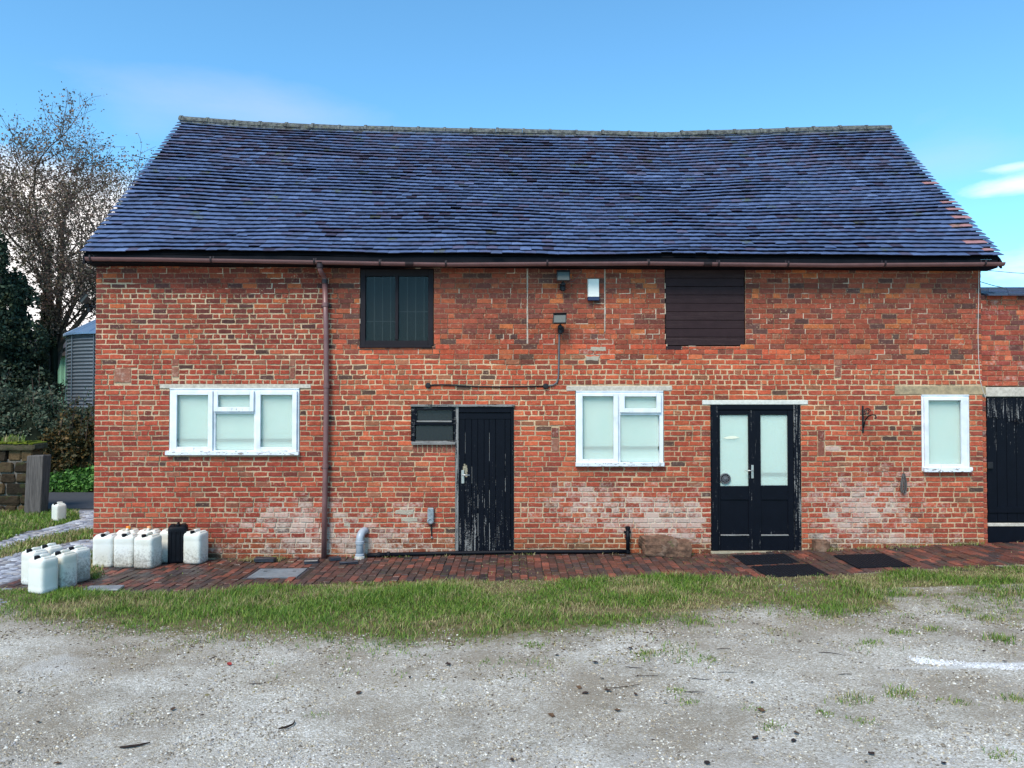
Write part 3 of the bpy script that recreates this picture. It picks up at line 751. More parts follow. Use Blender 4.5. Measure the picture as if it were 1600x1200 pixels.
# ---- windows
def R4(x0, y0, x1, y1, Y=0.0): a = wp(x0, y1, Y); b = wp(x1, y0, Y); return (a.x, a.z, b.x, b.z)
def bar(mb, r, y0, y1, wv=0, ch=.003): mb.box((r[0], y0, r[1]), (r[2], y1, r[3]), ch, (1, 1, 1, 0), wv, jit=.0008)
def ring(mb, r, t, y0, y1, wv=0, wb=None):
    l, b, rr, tp = t if isinstance(t, tuple) else (t,)*4
    bar(mb, (r[0], r[1], r[0]+l, r[3]), y0, y1, wv); bar(mb, (r[2]-rr, r[1], r[2], r[3]), y0, y1, wv)
    bar(mb, (r[0]+l+.001, r[3]-tp, r[2]-rr-.001, r[3]), y0, y1-.001, wv); bar(mb, (r[0]+l+.001, r[1], r[2]-rr-.001, r[1]+b), y0, y1-.001, wb if wb is not None else wv)
def pane(r, Y, mat, parent, e=.004):
    mb = MB(); mb.box((r[0]-e, Y, r[1]-e), (r[2]+e, Y+.005, r[3]+e), .0005); return mb.build('pane', M[mat], parent)
def white_window(name, outer, sashes, fixed, mull, sill, railz):
    o = R4(*outer); win = sub('window', barn, ((o[0]+o[2])/2, 0, o[1]))
    mb = MB(); ring(mb, o, (.055, .05, .055, .045), -.011, .07, .02, .10)
    for q in mull: bar(mb, R4(*q), -.009, .068, .05)
    mb.build('window_frame', M['white_paint_v'], win)
    gl = []
    for so, sg in sashes:
        so = R4(*so); sg = R4(*sg); mb = MB(); ring(mb, so, (sg[0]-so[0], sg[1]-so[1], so[2]-sg[2], so[3]-sg[3]), -.046, -.012, .02, .13)
        c = mb.build('casement', M['white_paint_v'], win); gl.append(sg)
    for g in fixed: gl.append(R4(*g))
    for g in gl:
        pane(g, .012, 'frost', win)
    s = R4(*sill); mb = MB(); mb.box((s[0], -.075, s[1]), (s[2], .03, s[3]), .006, (1, 1, 1, 0), .18, jit=.002); mb.build('sill', M['white_paint'], win)
    MB().box((o[0]+.05, .075, o[1]+.04), (o[2]-.05, .08, o[3]-.04), .001).build('blind', M['blind'], win)
    rz_ = wp(0, railz).z; MB().box((o[0]+.052, .045, rz_-.022), (o[2]-.052, .06, rz_+.022), .004).build('blind_rail', M['rail'], win)
    b = MB(); b.box((o[0], -.024, o[3]-.006), (o[2], -.001, o[3]+.008), .002, (1, 1, 1, 0), .05); b.build('head_trim', M['white_paint'], win)
    return win
white_window('a', (265, 607.5, 468, 709), [((269, 611, 334, 704), (277.5, 617, 327, 698)), ((335.5, 611, 398, 643), (342, 617, 392, 636)), ((401, 611, 465, 704), (408, 617, 458, 698.5))],
             [(338, 647, 397.5, 702)], [(333, 611, 337.5, 704), (397, 611, 402, 704), (337.5, 643, 397, 646.5)], (261, 704, 468.5, 711), 688)
white_window('e', (900, 611.5, 1036, 727.5), [((903, 615, 965, 723), (910, 619, 958, 717)), ((968.5, 615, 1032, 644.5), (975.5, 619.5, 1025, 638))],
             [(970, 649, 1027.5, 719.5)], [(963, 615, 969, 723), (969, 645, 1032, 648.5)], (899, 722, 1037, 728.5), 700)
white_window('g', (1440.5, 617.5, 1513, 736), [((1443, 621, 1508, 731), (1449.5, 625.5, 1499, 725))], [], [], (1441, 730, 1516, 737), 800)
# upper dark window
o = R4(563, 421, 677, 540); win = sub('window', barn, ((o[0]+o[2])/2, 0, o[1])); win['label'] = 'dark framed upper window with thin vertical glazing bars'
mb = MB(); ring(mb, o, (.075, .075, .075, .10), -.012, .08, .05); bar(mb, R4(617.5, 428, 622.5, 531), -.014, .078); mb.build('window_frame', M['dark_frame'], win)
for g in ((571, 431, 617.5, 532), (622.5, 431, 670, 532)):
    g = R4(*g); pane(g, .025, 'dark_glass', win)
    mb = MB()
    for k in range(1, 4):
        xx = g[0]+(g[2]-g[0])*k/3.6; mb.box((xx-.006, .05, g[1]), (xx+.006, .062, g[3]), .001)
    zz = g[1]+(g[3]-g[1])*(.45 if g[0] > -1.75 else .30); mb.box((g[0], .046, zz-.005), (g[2], .052, zz+.005), .001)
    mb.build('glazing_bar', M['bars'], win)
MB().box((o[0]+.06, .11, o[1]+.06), (o[2]-.06, .112, o[3]-.08), .0005).build('backing', M['interior'], win)
MB().box((o[0]-.01, -.035, o[1]-.035), (o[2]-.02, .02, o[1]+.004), .004).build('sill', M['dark_frame'], win)
# boarded loading hatch
o = R4(1040, 421.5, 1163, 540); hatch = sub('boarded_hatch', barn, ((o[0]+o[2])/2, 0, o[1])); hatch['label'] = 'boarded hatch of nine dark brown horizontal boards'
zz = o[1]
for k in range(9):
    h_ = (o[3]-o[1])/9; y0 = -.006+random.uniform(-.003, .003); a = .0025
    MB().box((o[0]+random.uniform(0, .008), y0, zz+a), (o[2]-random.uniform(0, .01), .03, zz+h_-a), .004, (1, 1, 1, 0), random.uniform(0, .12), jit=.0015).build('plank', M['shutter'], hatch); zz += h_
MB().box((o[0], .035, o[1]), (o[2], .05, o[3]), .001).build('backing', M['interior'], hatch)
b = R4(1040, 540.8, 1066, 547); MB().box((b[0], -.01, b[1]), (b[2], .02, b[3]), .004).build('packing_board', M['shutter'], hatch)
# side window beside the plank door
o = R4(643, 635, 712, 692.5); win = sub('window', barn, ((o[0]+o[2])/2, 0, o[1])); win['label'] = 'small black two light window with flaking sill beside the plank door'
mb = MB(); ring(mb, o, (.055, .035, .03, .035), -.016, .07, .15, .25); bar(mb, R4(648, 660, 709, 664), -.018, .06, .05); mb.build('window_frame', M['black_paint_h'], win)
so = R4(649, 638.5, 708.5, 659.5); mb = MB(); ring(mb, so, .022, -.028, -.002, .12, .38); mb.build('casement', M['black_paint_h'], win)
for g in ((651.5, 641, 706, 657), (650, 665.5, 707, 687.5)): pane(R4(*g), .012, 'dirty_glass', win)
MB().box((o[0]+.04, .09, o[1]+.03), (o[2]-.03, .092, o[3]-.03), .0005).build('backing', M['interior'], win)
s = R4(643, 690, 712, 694.5); mb = MB(); mb.box((s[0], -.05, s[1]), (s[2], .02, s[3]), .006, (1, 1, 1, 0), .36, jit=.004); mb.build('sill', M['black_paint_h'], win)
# plank door
o = R4(711.5, 635, 803, 857); o = (o[0], .0, o[2], o[3]); door = sub('plank_door', barn, ((o[0]+o[2])/2, 0, o[1])); door['label'] = 'narrow black door of vertical planks with flaking paint'
mb = MB(); bar(mb, (o[0], o[1], o[0]+.045, o[3]), -.014, .08, .30); bar(mb, (o[2]-.045, o[1], o[2], o[3]), -.014, .08, .12); bar(mb, (o[0]+.046, o[3]-.09, o[2]-.046, o[3]-.004), -.013, .078, .0)
mb.build('door_frame', M['black_paint'], door)
s = R4(642, 632, 804, 635.5); MB().box((s[0], -.045, s[1]), (s[2], .03, s[3]), .004, (1, 1, 1, 0), .30, jit=.004).build('head_board', M['black_paint_h'], door)
x0, x1 = o[0]+.047, o[2]-.047; n = 8; wd = [1, 1.05, .95, 1, .8, 1.0, 1.5, .9]; t = sum(wd); xx = x0
for k in range(n):
    ww = (x1-x0)*wd[k]/t; zt_ = o[3]-.095
    V0 = MB(); segs = 8
    for q in range(segs):
        za, zb_ = o[1]+.02+(zt_-o[1]-.02)*q/segs, o[1]+.02+(zt_-o[1]-.02)*(q+1)/segs
    V0.box((xx+.0015, .012+random.uniform(-.001, .001), o[1]+.02), (xx+ww-.0015, .035, zt_), .004, (1, 1, 1, 0), [.0]*24)
    # wear rises towards the foot of the plank and its edges
    wv = []
    for p in V0.v: wv.append((.15 if p[2] < .3 else .0)+(.05 if k < 3 else 0))
    V0.w = wv
    zq = o[1]+.03
    while zq < zt_-.5: hq = random.uniform(.15, .5); V0.box((xx+.0015, .0095, zq), (xx+.0015+random.uniform(.003, .008), .02, min(zq+hq, zt_-.3)), .001, (1, 1, 1, 0), random.choice((.1, .28, .4) if k in (1, 2, 3, 5) else (.05, .2))); zq += hq+random.uniform(.0, .25)
    V0.build('plank', M['black_paint'], door); xx += ww
MB().box((x0, .004, o[3]-.19), (x1, .0115, o[3]-.10), .002, (1, 1, 1, 0), .02).build('top_rail', M['black_paint_h'], door)
MB().box((o[0]-.02, -.06, o[1]-.05), (o[2]+.01, .08, o[1]+.004), .008, jit=.002).build('threshold', M['weather_block'], door)
MB().box((x0, .04, o[1]), (x1, .05, o[3]), .001).build('backing', M['interior'], door)
hp = wp(723, 745, 0); hd = sub('door_handle', door, hp)
MB().box((hp.x-.022, .004, hp.z-.10), (hp.x+.022, .011, hp.z+.10), .002).build('plate', M['brass'], hd)
MB().tube([(hp.x, .008, hp.z+.03), (hp.x, -.04, hp.z+.03), (hp.x+.03, -.045, hp.z+.03), (hp.x+.11, -.04, hp.z+.026)], .009, 8).build('lever', M['brass'], hd, smooth=True)
mb = MB()
for k in range(9): a_ = hp+Vector((random.uniform(.0, .06), 0, random.uniform(-.06, .17))); mb.box((a_.x-.012, .0095, a_.z-.03), (a_.x+.012, .0118, a_.z+.03), .001, jit=.005)
mb.build('bare_patch', M['weather_block'], hd)
# double door
o = R4(1112, 633, 1250, 857); o = (o[0], .03, o[2], o[3]); dd = sub('double_door', barn, ((o[0]+o[2])/2, 0, o[1])); dd['label'] = 'black glazed double door with white obscured panes'
mb = MB(); bar(mb, (o[0], o[1], o[0]+.10, o[3]), -.012, .09, .10); bar(mb, (o[2]-.10, o[1], o[2], o[3]), -.012, .09, .17); bar(mb, (o[0]+.101, o[3]-.07, o[2]-.101, o[3]), -.011, .088, .0); mb.build('door_frame', M['black_paint'], dd)
MB().box((o[0]-.02, -.07, o[1]-.05), (o[2]+.02, .09, o[1]+.003), .008, jit=.002).build('threshold', M['weather_block'], dd)
leafs = [((1122.5, 641, 1180.3, 855), (1125.5, 648.5, 1169, 759.5), (1125, 781, 1167, 836)), ((1180.7, 641, 1239.5, 855), (1189, 648.5, 1230.5, 758.5), (1190, 781, 1233, 836))]
for li, (a, g, p) in enumerate(leafs):
    a = R4(*a); a = (a[0], .04, a[2], a[3]); g = R4(*g); p = R4(*p)
    mb = MB(); bar(mb, (a[0], a[1], g[0], a[3]), .0, .045, .10); bar(mb, (g[2], a[1], a[2], a[3]), .0, .045, .12 if li == 0 else .02)
    bar(mb, (g[0]+.001, g[3], g[2]-.001, a[3]), .001, .044, .0)
    df = mb.build('door_leaf', M['black_paint'], dd)
    mb = MB(); bar(mb, (g[0]+.001, p[3], g[2]-.001, g[1]), .002, .044, .05); mb.build('door_rail', M['black_paint_h'], dd); mb = MB(); bar(mb, (g[0]+.001, a[1], g[2]-.001, p[1]), .002, .044, .08); mb.build('door_rail', M['black_paint_h'], dd)
    mb = MB(); mb.box((g[0]-.004, .018, p[1]-.002), (g[2]+.004, .03, p[3]+.002), .002, (1, 1, 1, 0), 0.0); mb.w = [(.13 if q[2] < p[1]+.1 else -.08) for q in mb.v]; mb.build('door_panel', M['black_paint'], dd)
    mb = MB(); mb.box((g[0]-.002, -.012, p[1]-.012), (g[2]+.002, .016, p[1]+.006), .004, (1, 1, 1, 0), .32, jit=.002); mb.build('weather_bar', M['black_paint_h'], dd)
    pane(g, .018, 'frost', dd)
    MB().box((g[0]-.01, .05, g[1]-.01), (g[2]+.01, .055, g[3]+.01), .001).build('blind', M['blind'], dd)
zr_ = wp(0, 741).z; g = R4(*leafs[1][1]); MB().box((g[0], .032, zr_-.03), (g[2], .045, zr_+.02), .004).build('blind_rail', M['rail'], dd)
hp = wp(1175.5, 738, 0)
hd = sub('door_handle', dd, hp)
MB().box((hp.x-.018, -.012, hp.z-.09), (hp.x+.018, -.001, hp.z+.11), .003).build('plate', M['brass'], hd)
MB().tube([(hp.x, -.01, hp.z+.03), (hp.x, -.05, hp.z+.03), (hp.x-.03, -.055, hp.z+.03), (hp.x-.11, -.05, hp.z+.03)], .008, 8).build('lever', M['brass'], hd, smooth=True)
# round ventilator in the left pane: rim, hub, spokes
vp = wp(1133.5, 748, 0); mb = MB()
mb.lathe((vp.x, .016, vp.z), [(.082, 0), (.082, .014), (.070, .018), (.066, .006), (.062, .0)], 24, axis='y')
for k in range(12):
    an = k*math.pi/6; mb.tube([(vp.x+.015*math.cos(an), .004, vp.z+.015*math.sin(an)), (vp.x+.068*math.cos(an+.15), .004, vp.z+.068*math.sin(an+.15))], .0045, 5)
mb.lathe((vp.x, .008, vp.z), [(.022, 0), (.022, .012), (.01, .015)], 14, axis='y'); mb.lathe((vp.x, .010, vp.z), [(.045, 0), (.045, .006), (.038, .008), (.037, .002)], 20, axis='y')
mb.build('window_ventilator', M['cable_grey'], dd)
pb = wp(1143, 684, 0); mb = MB()
pr = [(-.125, -.004), (-.06, .016), (0, .026), (.06, .024), (.125, .006), (.07, -.012), (0, -.018), (-.07, -.016)]
mb.add([(pb.x+a, .014, pb.z+b) for a, b in pr]+[(pb.x+a, .0165, pb.z+b) for a, b in pr], [tuple(range(8)), tuple(range(8, 16))[::-1]]+[(i, i+8, (i+1) % 8+8, (i+1) % 8) for i in range(8)])
mb.build('paper_scrap', simple('paper', lin(226, 224, 200), .8, .2, .05).m, dd)

# ------------------------------------------------------------------ lower brick range on the right
annex = thing('brick_outbuilding', 'lower brick outbuilding joined to the right end of the barn with a black plank door', 'building', (8.9, 1.5, .2))
AX0, AX1 = XR+.004, 11.2; AY = .035; ADT = yz(1560, 620, AY); ADZ = .16
adoor = (wp(1541, 700, AY).x, -.2, wp(1541, 700, AY).x+1.9, ADT); alin = (XR+.004, ADT, adoor[2]+.2, yz(1560, 604, AY)); ATOP = yz(1560, 464, AY)
def acol(x, z):
    b = np.array(random.choices([(160, 76, 58), (172, 86, 62), (140, 66, 56), (110, 66, 60), (184, 98, 68)], [6, 5, 4, 2, 2])[0], float)*random.uniform(.9, 1.08); return lin(*b)
ab = lay(AX0, AX1, -.1, ATOP, [adoor, alin], AY, acol, lambda x, z: .12, lambda x, z: .007)
aw = mortar_sheet('wall', AX0, AX1, -.1, ATOP, [adoor, alin], AY+.006, annex, lambda x, z: lin(150, 118, 98), lambda x, z: .12)
split_bricks(ab, aw, 'brick', M['brick'], 300, key=lambda i: math.hypot(ab[i][4][0], ab[i][4][1]-H))
MB().box((AX0, AY+.25, -.1), (AX1, 4.6, ATOP-.01), .002).build('wall_core', M['gable'], annex)
MB().box((alin[0], AY-.014, alin[1]+.002), (alin[2], AY+.12, alin[3]-.012), .008, jit=.002).build('lintel', M['concrete'], annex)
# mono-pitch tiled roof: courses of tiles
ar = sub('roof', annex, (9, 2, ATOP))
for r_ in range(1, 9):
    for k in range(13):
        x = AX0+.01+k*.31+(r_ % 2)*.15-.1; x = max(x, AX0+.01)
        if x > AX1: continue
        y0 = AY-.12+(r_-1)*.25; z0 = ATOP+.005+(r_-1)*.05
        c4 = lin(*[q*random.uniform(.85, 1.15) for q in (54, 58, 78)])+(0,)
        mb = MB(); mb.add([(x, y0, z0+.03), (x+.30, y0, z0+.03+random.uniform(-.006, .006)), (x+.30, y0+.3, z0+.078), (x, y0+.3, z0+.078), (x, y0, z0), (x+.30, y0, z0), (x+.3, y0+.3, z0+.05), (x, y0+.3, z0+.05)],
                          [(0, 1, 2, 3), (7, 6, 5, 4), (4, 5, 1, 0), (0, 3, 7, 4), (1, 5, 6, 2), (3, 2, 6, 7)], c4); mb.build('roof_tile', M['tile'], ar)
MB().add([(AX0, AY+1.9, ATOP+.43), (AX1, AY+1.9, ATOP+.43), (AX1, 4.8, ATOP-.1), (AX0, 4.8, ATOP-.1), (AX0, AY+1.9, ATOP+.35), (AX1, AY+1.9, ATOP+.35), (AX1, 4.8, ATOP-.2), (AX0, 4.8, ATOP-.2)], [(0, 1, 2, 3), (7, 6, 5, 4), (1, 5, 6, 2), (0, 3, 7, 4), (0, 4, 5, 1), (3, 2, 6, 7)]).build('rear_slope', M['slate'], ar)
MB().add([(AX0, AY+.0, ATOP), (AX1, AY+0, ATOP), (AX1, AY+1.9, ATOP+.33), (AX0, AY+1.9, ATOP+.33), (AX0, AY+1.9, ATOP), (AX1, AY+1.9, ATOP)], [(0, 1, 2, 3), (1, 5, 2), (0, 3, 4)]).build('roof_deck', M['underlay'], ar)
ad = sub('plank_door', annex, (adoor[0]+.9, AY, ADZ)); ad['label'] = 'wide black plank door, grey and weathered at the top'
xx = adoor[0]+.02; k = 0
while xx < adoor[2]-.05:
    ww = random.uniform(.125, .15); mb = MB(); n = 7
    for q in range(1): mb.box((xx+.002, AY+.01+random.uniform(-.003, .003), ADZ+.30), (min(xx+ww, adoor[2])-.002, AY+.04, ADT-.015), .004, (1, 1, 1, 0), 0)
    mb.w = [(.17 if p[2] > ADT-.3 else -.08) for p in mb.v]
    # subdivided weathering: an extra strip at the head
    mb.build('plank', M['black_paint'], ad)
    m2_ = MB(); m2_.box((xx+.003, AY+.004, ADT-.30-random.uniform(0, .08)), (min(xx+ww, adoor[2])-.003, AY+.0095, ADT-.016), .001, (1, 1, 1, 0), .17); m2_.build('weathered_head', M['black_paint'], ad)
    xx += ww; k += 1
s = yz(1560, 817, AY); s2 = yz(1560, 822, AY)
MB().box((adoor[0], AY-.02, s2), (adoor[2], AY+.01, s), .004, (1, 1, 1, 0), .4, jit=.002).build('pale_batten', M['concrete'], ad)
MB().box((adoor[0], AY-.01, ADZ-.02), (adoor[2], AY+.04, s2-.004), .004, (1, 1, 1, 0), .0).build('kick_board', M['black_paint_h'], ad)
MB().box((adoor[0]+.02, AY-.006, s+.15), (adoor[2], AY+.006, s+.24), .004, (1, 1, 1, 0), .0).build('ledge', M['black_paint_h'], ad)
p = wp(1545, 727, AY); MB().box((p.x-.03, AY-.03, p.z-.05), (p.x+.05, AY, p.z+.05), .006).build('lock_box', M['iron'], ad)
p = wp(1590, 655, AY); MB().tube([(p.x, AY-.01, p.z), (p.x-.04, AY-.05, p.z-.02), (p.x, AY-.05, p.z-.06), (p.x+.05, AY-.04, p.z-.05), (p.x+.06, AY-.01, p.z)], .012, 6).build('door_handle', M['iron'], ad)
MB().box((adoor[0], AY+.05, ADZ-.3), (adoor[2], AY+.07, ADT), .001).build('backing', M['interior'], ad)

# ------------------------------------------------------------------ things fixed to the wall
def floodlight(px, py, label, loc_y=0, yaw=0, tilt=-12, at=None, bracket_down=True):
    p = at or wp(px, py, -.16); t = thing('floodlight', label, 'floodlight', p, 'floodlights on the barn walls', yaw)
    rt = Matrix.Rotation(R(tilt), 4, 'X')
    def b(nm, mat, f): q = MB(); f(q); o_ = q.build(nm, M[mat], None, origin=(0, 0, 0)); o_.parent = t; o_.location = (0, 0, 0); return o_
    def hous(q):
        pr = [(-.095, -.07), (.095, -.07), (.095, .07), (-.095, .07)]; bk = [(-.05, -.035), (.05, -.035), (.05, .04), (-.05, .04)]
        q.add([rt @ Vector((x, -.035, z)) for x, z in pr]+[rt @ Vector((x, .0, z)) for x, z in pr]+[rt @ Vector((x, .06, z)) for x, z in bk],
              [(0, 3, 2, 1)]+[(i, (i+1) % 4, (i+1) % 4+4, i+4) for i in range(4)]+[(i+4, (i+1) % 4+4, (i+1) % 4+8, i+8) for i in range(4)]+[(8, 9, 10, 11)])
    b('housing', 'lamp_grey', hous)
    def rim(q):
        for a, c_ in (((-.1, -.05, -.075), (-.088, -.034, .075)), ((.088, -.05, -.075), (.1, -.034, .075)), ((-.087, -.05, .063), (.087, -.034, .075)), ((-.087, -.05, -.075), (.087, -.034, -.063))): q.box(a, c_, .002, rot=rt)
        q.box((-.1, -.075, .076), (.1, -.03, .084), .002, rot=rt)
    b('bezel', 'iron', rim)
    b('glass', 'lamp_glass', lambda q: q.box((-.087, -.042, -.062), (.087, -.037, .062), .001, rot=rt))
    def br(q):
        q.tube([(0, .03, -.04), (0, .05, -.12), (0, .10, -.125), (0, .152, -.125)], .014, 8); q.box((-.045, .135, -.17), (.045, .158, -.08), .004); q.box((-.03, .0, -.12), (.03, .06, -.075), .006)
        q.lathe((0, .07, -.20), [(.02, 0), (.034, .01), (.034, .06), (.028, .08)], 12)
    b('bracket', 'iron', br)
    return t
floodlight(880, 433, 'small grey floodlight just below the gutter, upper of the two on the front wall', tilt=-15)
floodlight(875, 500, 'grey floodlight with a vertical cable below it, lower of the two on the front wall', yaw=R(-8), tilt=-22)
fl = floodlight(0, 0, 'floodlight projecting from the left gable end near the silo', at=Vector((XL-.42, .45, wp(0, 468, .45).z)), yaw=R(-62), tilt=-35)
o = MB().tube([(fl.location.x+.05, .5, fl.location.z-.1), (fl.location.x+.3, .5, fl.location.z-.12), (XL+.0, .5, fl.location.z-.12)], .014, 8).build('arm', M['iron'], fl); o.location = Vector(o.location); 
o.matrix_parent_inverse = Matrix.Rotation(R(62), 4, 'Z'); 
ap = wp(926.5, 452, 0); t = thing('alarm_box', 'white rectangular alarm box with dark blue base on the upper wall', 'alarm box', ap)
a = R4(917.5, 436, 936, 464.5); mb = MB()
mb.add([(a[0], -.005, a[1]), (a[2], -.005, a[1]), (a[2], -.005, a[3]), (a[0], -.005, a[3]), (a[0]+.008, -.075, a[1]+.0), (a[2]-.008, -.075, a[1]+.0), (a[2]-.012, -.06, a[3]-.008), (a[0]+.012, -.06, a[3]-.008)], [(4, 5, 6, 7), (5, 1, 2, 6), (0, 4, 7, 3), (7, 6, 2, 3), (0, 1, 5, 4)])
mb.build('cover', M['alarm_white'], t); a = R4(917.5, 464.8, 936, 470.5); MB().box((a[0]+.003, -.075, a[1]), (a[2]-.003, -.005, a[3]), .006).build('base', M['alarm_blue'], t)
# conduit of the lower floodlight
t = thing('wall_conduit', 'grey cable conduit running down from the floodlight and left across the wall', 'cable', wp(872, 600, 0))
MB().tube([wp(a, b, -.018) for a, b in ((874, 512), (873.5, 540), (873, 570), (872.5, 590), (870, 598), (864, 602), (852, 603.5))], .013, 8).build('conduit', M['cable_grey'], t, smooth=True)
MB().tube([wp(a, b, -.018) for a, b in ((852, 603), (820, 604), (780, 604.5), (745, 604), (715, 602.5), (690, 601), (669, 602.5))], .011, 8).build('conduit', M['iron'], t, smooth=True)
for a, b in ((852.5, 603.5), (669, 602.5)):
    p = wp(a, b, 0); MB().lathe((p.x, -.004, p.z), [(.042, 0), (.042, .03), (.034, .038), (.012, .04)], 16, axis='y').build('junction_box', M['iron'], t)
MB().tube([wp(a, b, -.008) for a, b in ((912, 414), (909, 424), (903, 433), (895, 440), (886, 441))], .004, 5).build('wall_cable', M['cable_grey'])
tag(bpy.data.objects['wall_cable'], 'thin loose cable curving from the gutter to the upper floodlight', 'cable')
o = MB().tube([wp(a, b, -.012) for a, b in ((1529.5, 417), (1529, 470), (1528, 520), (1529, 560), (1531, 592), (1534, 604), (1537, 614), (1540, 621))], .0055, 6).build('corner_cable', M['white_cable'])
tag(o, 'thin pale cable running down the right corner of the barn', 'cable')
# scroll bracket
t = thing('hanging_bracket', 'black wrought iron scroll bracket for a hanging basket right of the double door', 'bracket', wp(1349, 673, 0))
a = wp(1348, 634, -.012); b = wp(1348, 676, -.012); MB().box((a.x-.014, -.018, b.z), (a.x+.014, -.004, a.z), .003).build('wall_plate', M['iron'], t)
def wpt(px, py, Y): return wp(px, py, Y)
MB().tube([wpt(1349, 668, -.02), wpt(1352, 656, -.05), wpt(1357, 650, -.15), wpt(1364, 648, -.27), wpt(1368, 649, -.34), wpt(1369, 653, -.36), wpt(1366.5, 654, -.355)], .010, 8).build('arm', M['iron'], t, smooth=True)
pts = []
for k in range(26):
    an = k*.42; r_ = .052*(1-k/34); c0 = wpt(1355, 643, -.07); pts.append((c0.x+r_*math.cos(an), -.07, c0.z+r_*math.sin(an)))
MB().tube(pts, .007, 6).build('scroll', M['iron'], t); MB().tube([wpt(1348, 648, -.01), wpt(1352, 648, -.07)], .007, 6).build('stay', M['iron'], t)
# old tool or rope hung on the wall
t = thing('rope_hank', 'weathered grey loop of rope hanging on the whitened wall left of the right hand window', 'rope', wp(1412, 742, 0))
MB().tube([wpt(1412, 738, -.0), wpt(1412, 738, -.04)], .006, 6).build('nail', M['iron'], t)
for dxx, dd_ in ((0, 0), (1.4, .012), (-1.2, .02)):
    MB().tube([wpt(1412+dxx, 740, -.02-dd_), wpt(1410+dxx, 748, -.025-dd_), wpt(1408.6+dxx, 758, -.03-dd_), wpt(1409+dxx, 766, -.03-dd_), wpt(1412+dxx, 770, -.03-dd_), wpt(1414.5+dxx, 765, -.03-dd_), wpt(1415+dxx, 755, -.03-dd_), wpt(1413+dxx, 746, -.025-dd_), wpt(1412+dxx, 741, -.02-dd_)], .010, 6).build('strand', M['grey_wood'], t)
# meter / tap cover left of the plank door
t = thing('outside_tap', 'grey galvanised tap cover with a short pipe on the wall left of the plank door', 'tap', wp(673, 808, 0))
a = R4(668.5, 793, 678.5, 811); MB().box((a[0], -.07, a[1]), (a[2], -.004, a[3]), .012).build('cover', M['galv'], t)
p = wp(673, 813, 0); MB().lathe((p.x, -.01, p.z), [(.052, 0), (.055, .03), (.048, .055), (.03, .06), (.026, .048), (.01, .047)], 18, axis='y').build('valve', M['galv'], t)
MB().tube([wp(673.5, 817, -.03), wp(674, 830, -.028), wp(674.5, 838, -.02)], .009, 8).build('pipe', M['iron'], t)
p = wp(674.5, 839.5, -.02); MB().lathe(p, [(.008, -.012), (.016, -.01), (.016, .01), (.008, .012)], 10).build('nozzle', M['brass'], t)
# grey soil pipe
p = wp(562, 878, -.16); gzp = float(gz(p.x, -.16)); t = thing('soil_pipe', 'grey plastic soil pipe elbow rising from the path and turning into the wall', 'pipe', (p.x, -.16, gzp))
pts = [Vector((p.x, -.16, gzp-.05)), Vector((p.x, -.16, gzp+.26))]
for k in range(1, 8): an = math.pi/2*k/7; pts.append(Vector((p.x+.035*(1-math.cos(an)), -.16+.12*(1-math.cos(an)), gzp+.26+.12*math.sin(an))))
pts.append(Vector((p.x+.06, .01, gzp+.38)))
MB().tube(pts, .056, 18).build('elbow', M['grey_pvc'], t, smooth=True)
for zz in (.05, .24): MB().lathe((p.x, -.16, gzp+zz), [(.056, -.03), (.066, -.028), (.066, .012), (.057, .02)], 18).build('socket', M['grey_pvc'], t)
MB().lathe((p.x, -.16, gzp-.02), [(.08, 0), (.075, .05), (.06, .06)], 12, c=(1, 1, 1, 0)).build('mortar_collar', M['concrete'], t)
# black waste pipe along the foot of the wall
t = thing('waste_pipe', 'black waste pipe running along the foot of the wall and up at its right end', 'pipe', wp(780, 870, -.10))
def base_pt(px, up, Y=-.10): q = wp(px, 860, Y); return Vector((q.x, Y, float(gz(q.x, Y))+up))
P0 = [wp(574, 874, -.13), wp(592, 871.5, -.12), wp(607, 869.5, -.10), wp(700, 867, -.09), wp(820, 864.5, -.08), wp(930, 862.5, -.075), wp(981, 861.5, -.07)]
for q in P0: q.z = max(q.z, float(gz(q.x, -.1))+.035)
MB().tube(P0[:3], .034, 12).build('pipe', M['black_plastic'], t, smooth=True); MB().tube(P0[2:], .030, 12).build('pipe', M['black_plastic'], t, smooth=True)
z1 = wp(980, 823, -.07).z; MB().tube([P0[-1]+Vector((0, 0, -.03)), Vector((P0[-1].x, -.07, z1))], .028, 12).build('riser', M['black_plastic'], t, smooth=True)
for zz in (z1-.02, z1-.17, P0[-1].z): MB().lathe((P0[-1].x, -.07, zz), [(.028, -.025), (.037, -.022), (.037, .022), (.028, .025)], 12).build('coupling', M['black_plastic'], t)
for q in (P0[1], P0[2]): MB().lathe(q, [(.030, -.022), (.045, -.02), (.045, .02), (.030, .022)], 12, axis='x').build('coupling', M['black_plastic'], t)
MB().box((P0[-1].x-.05, -.045, z1-.10), (P0[-1].x+.05, -.006, z1-.07), .004).build('pipe_clip', M['black_plastic'], t)
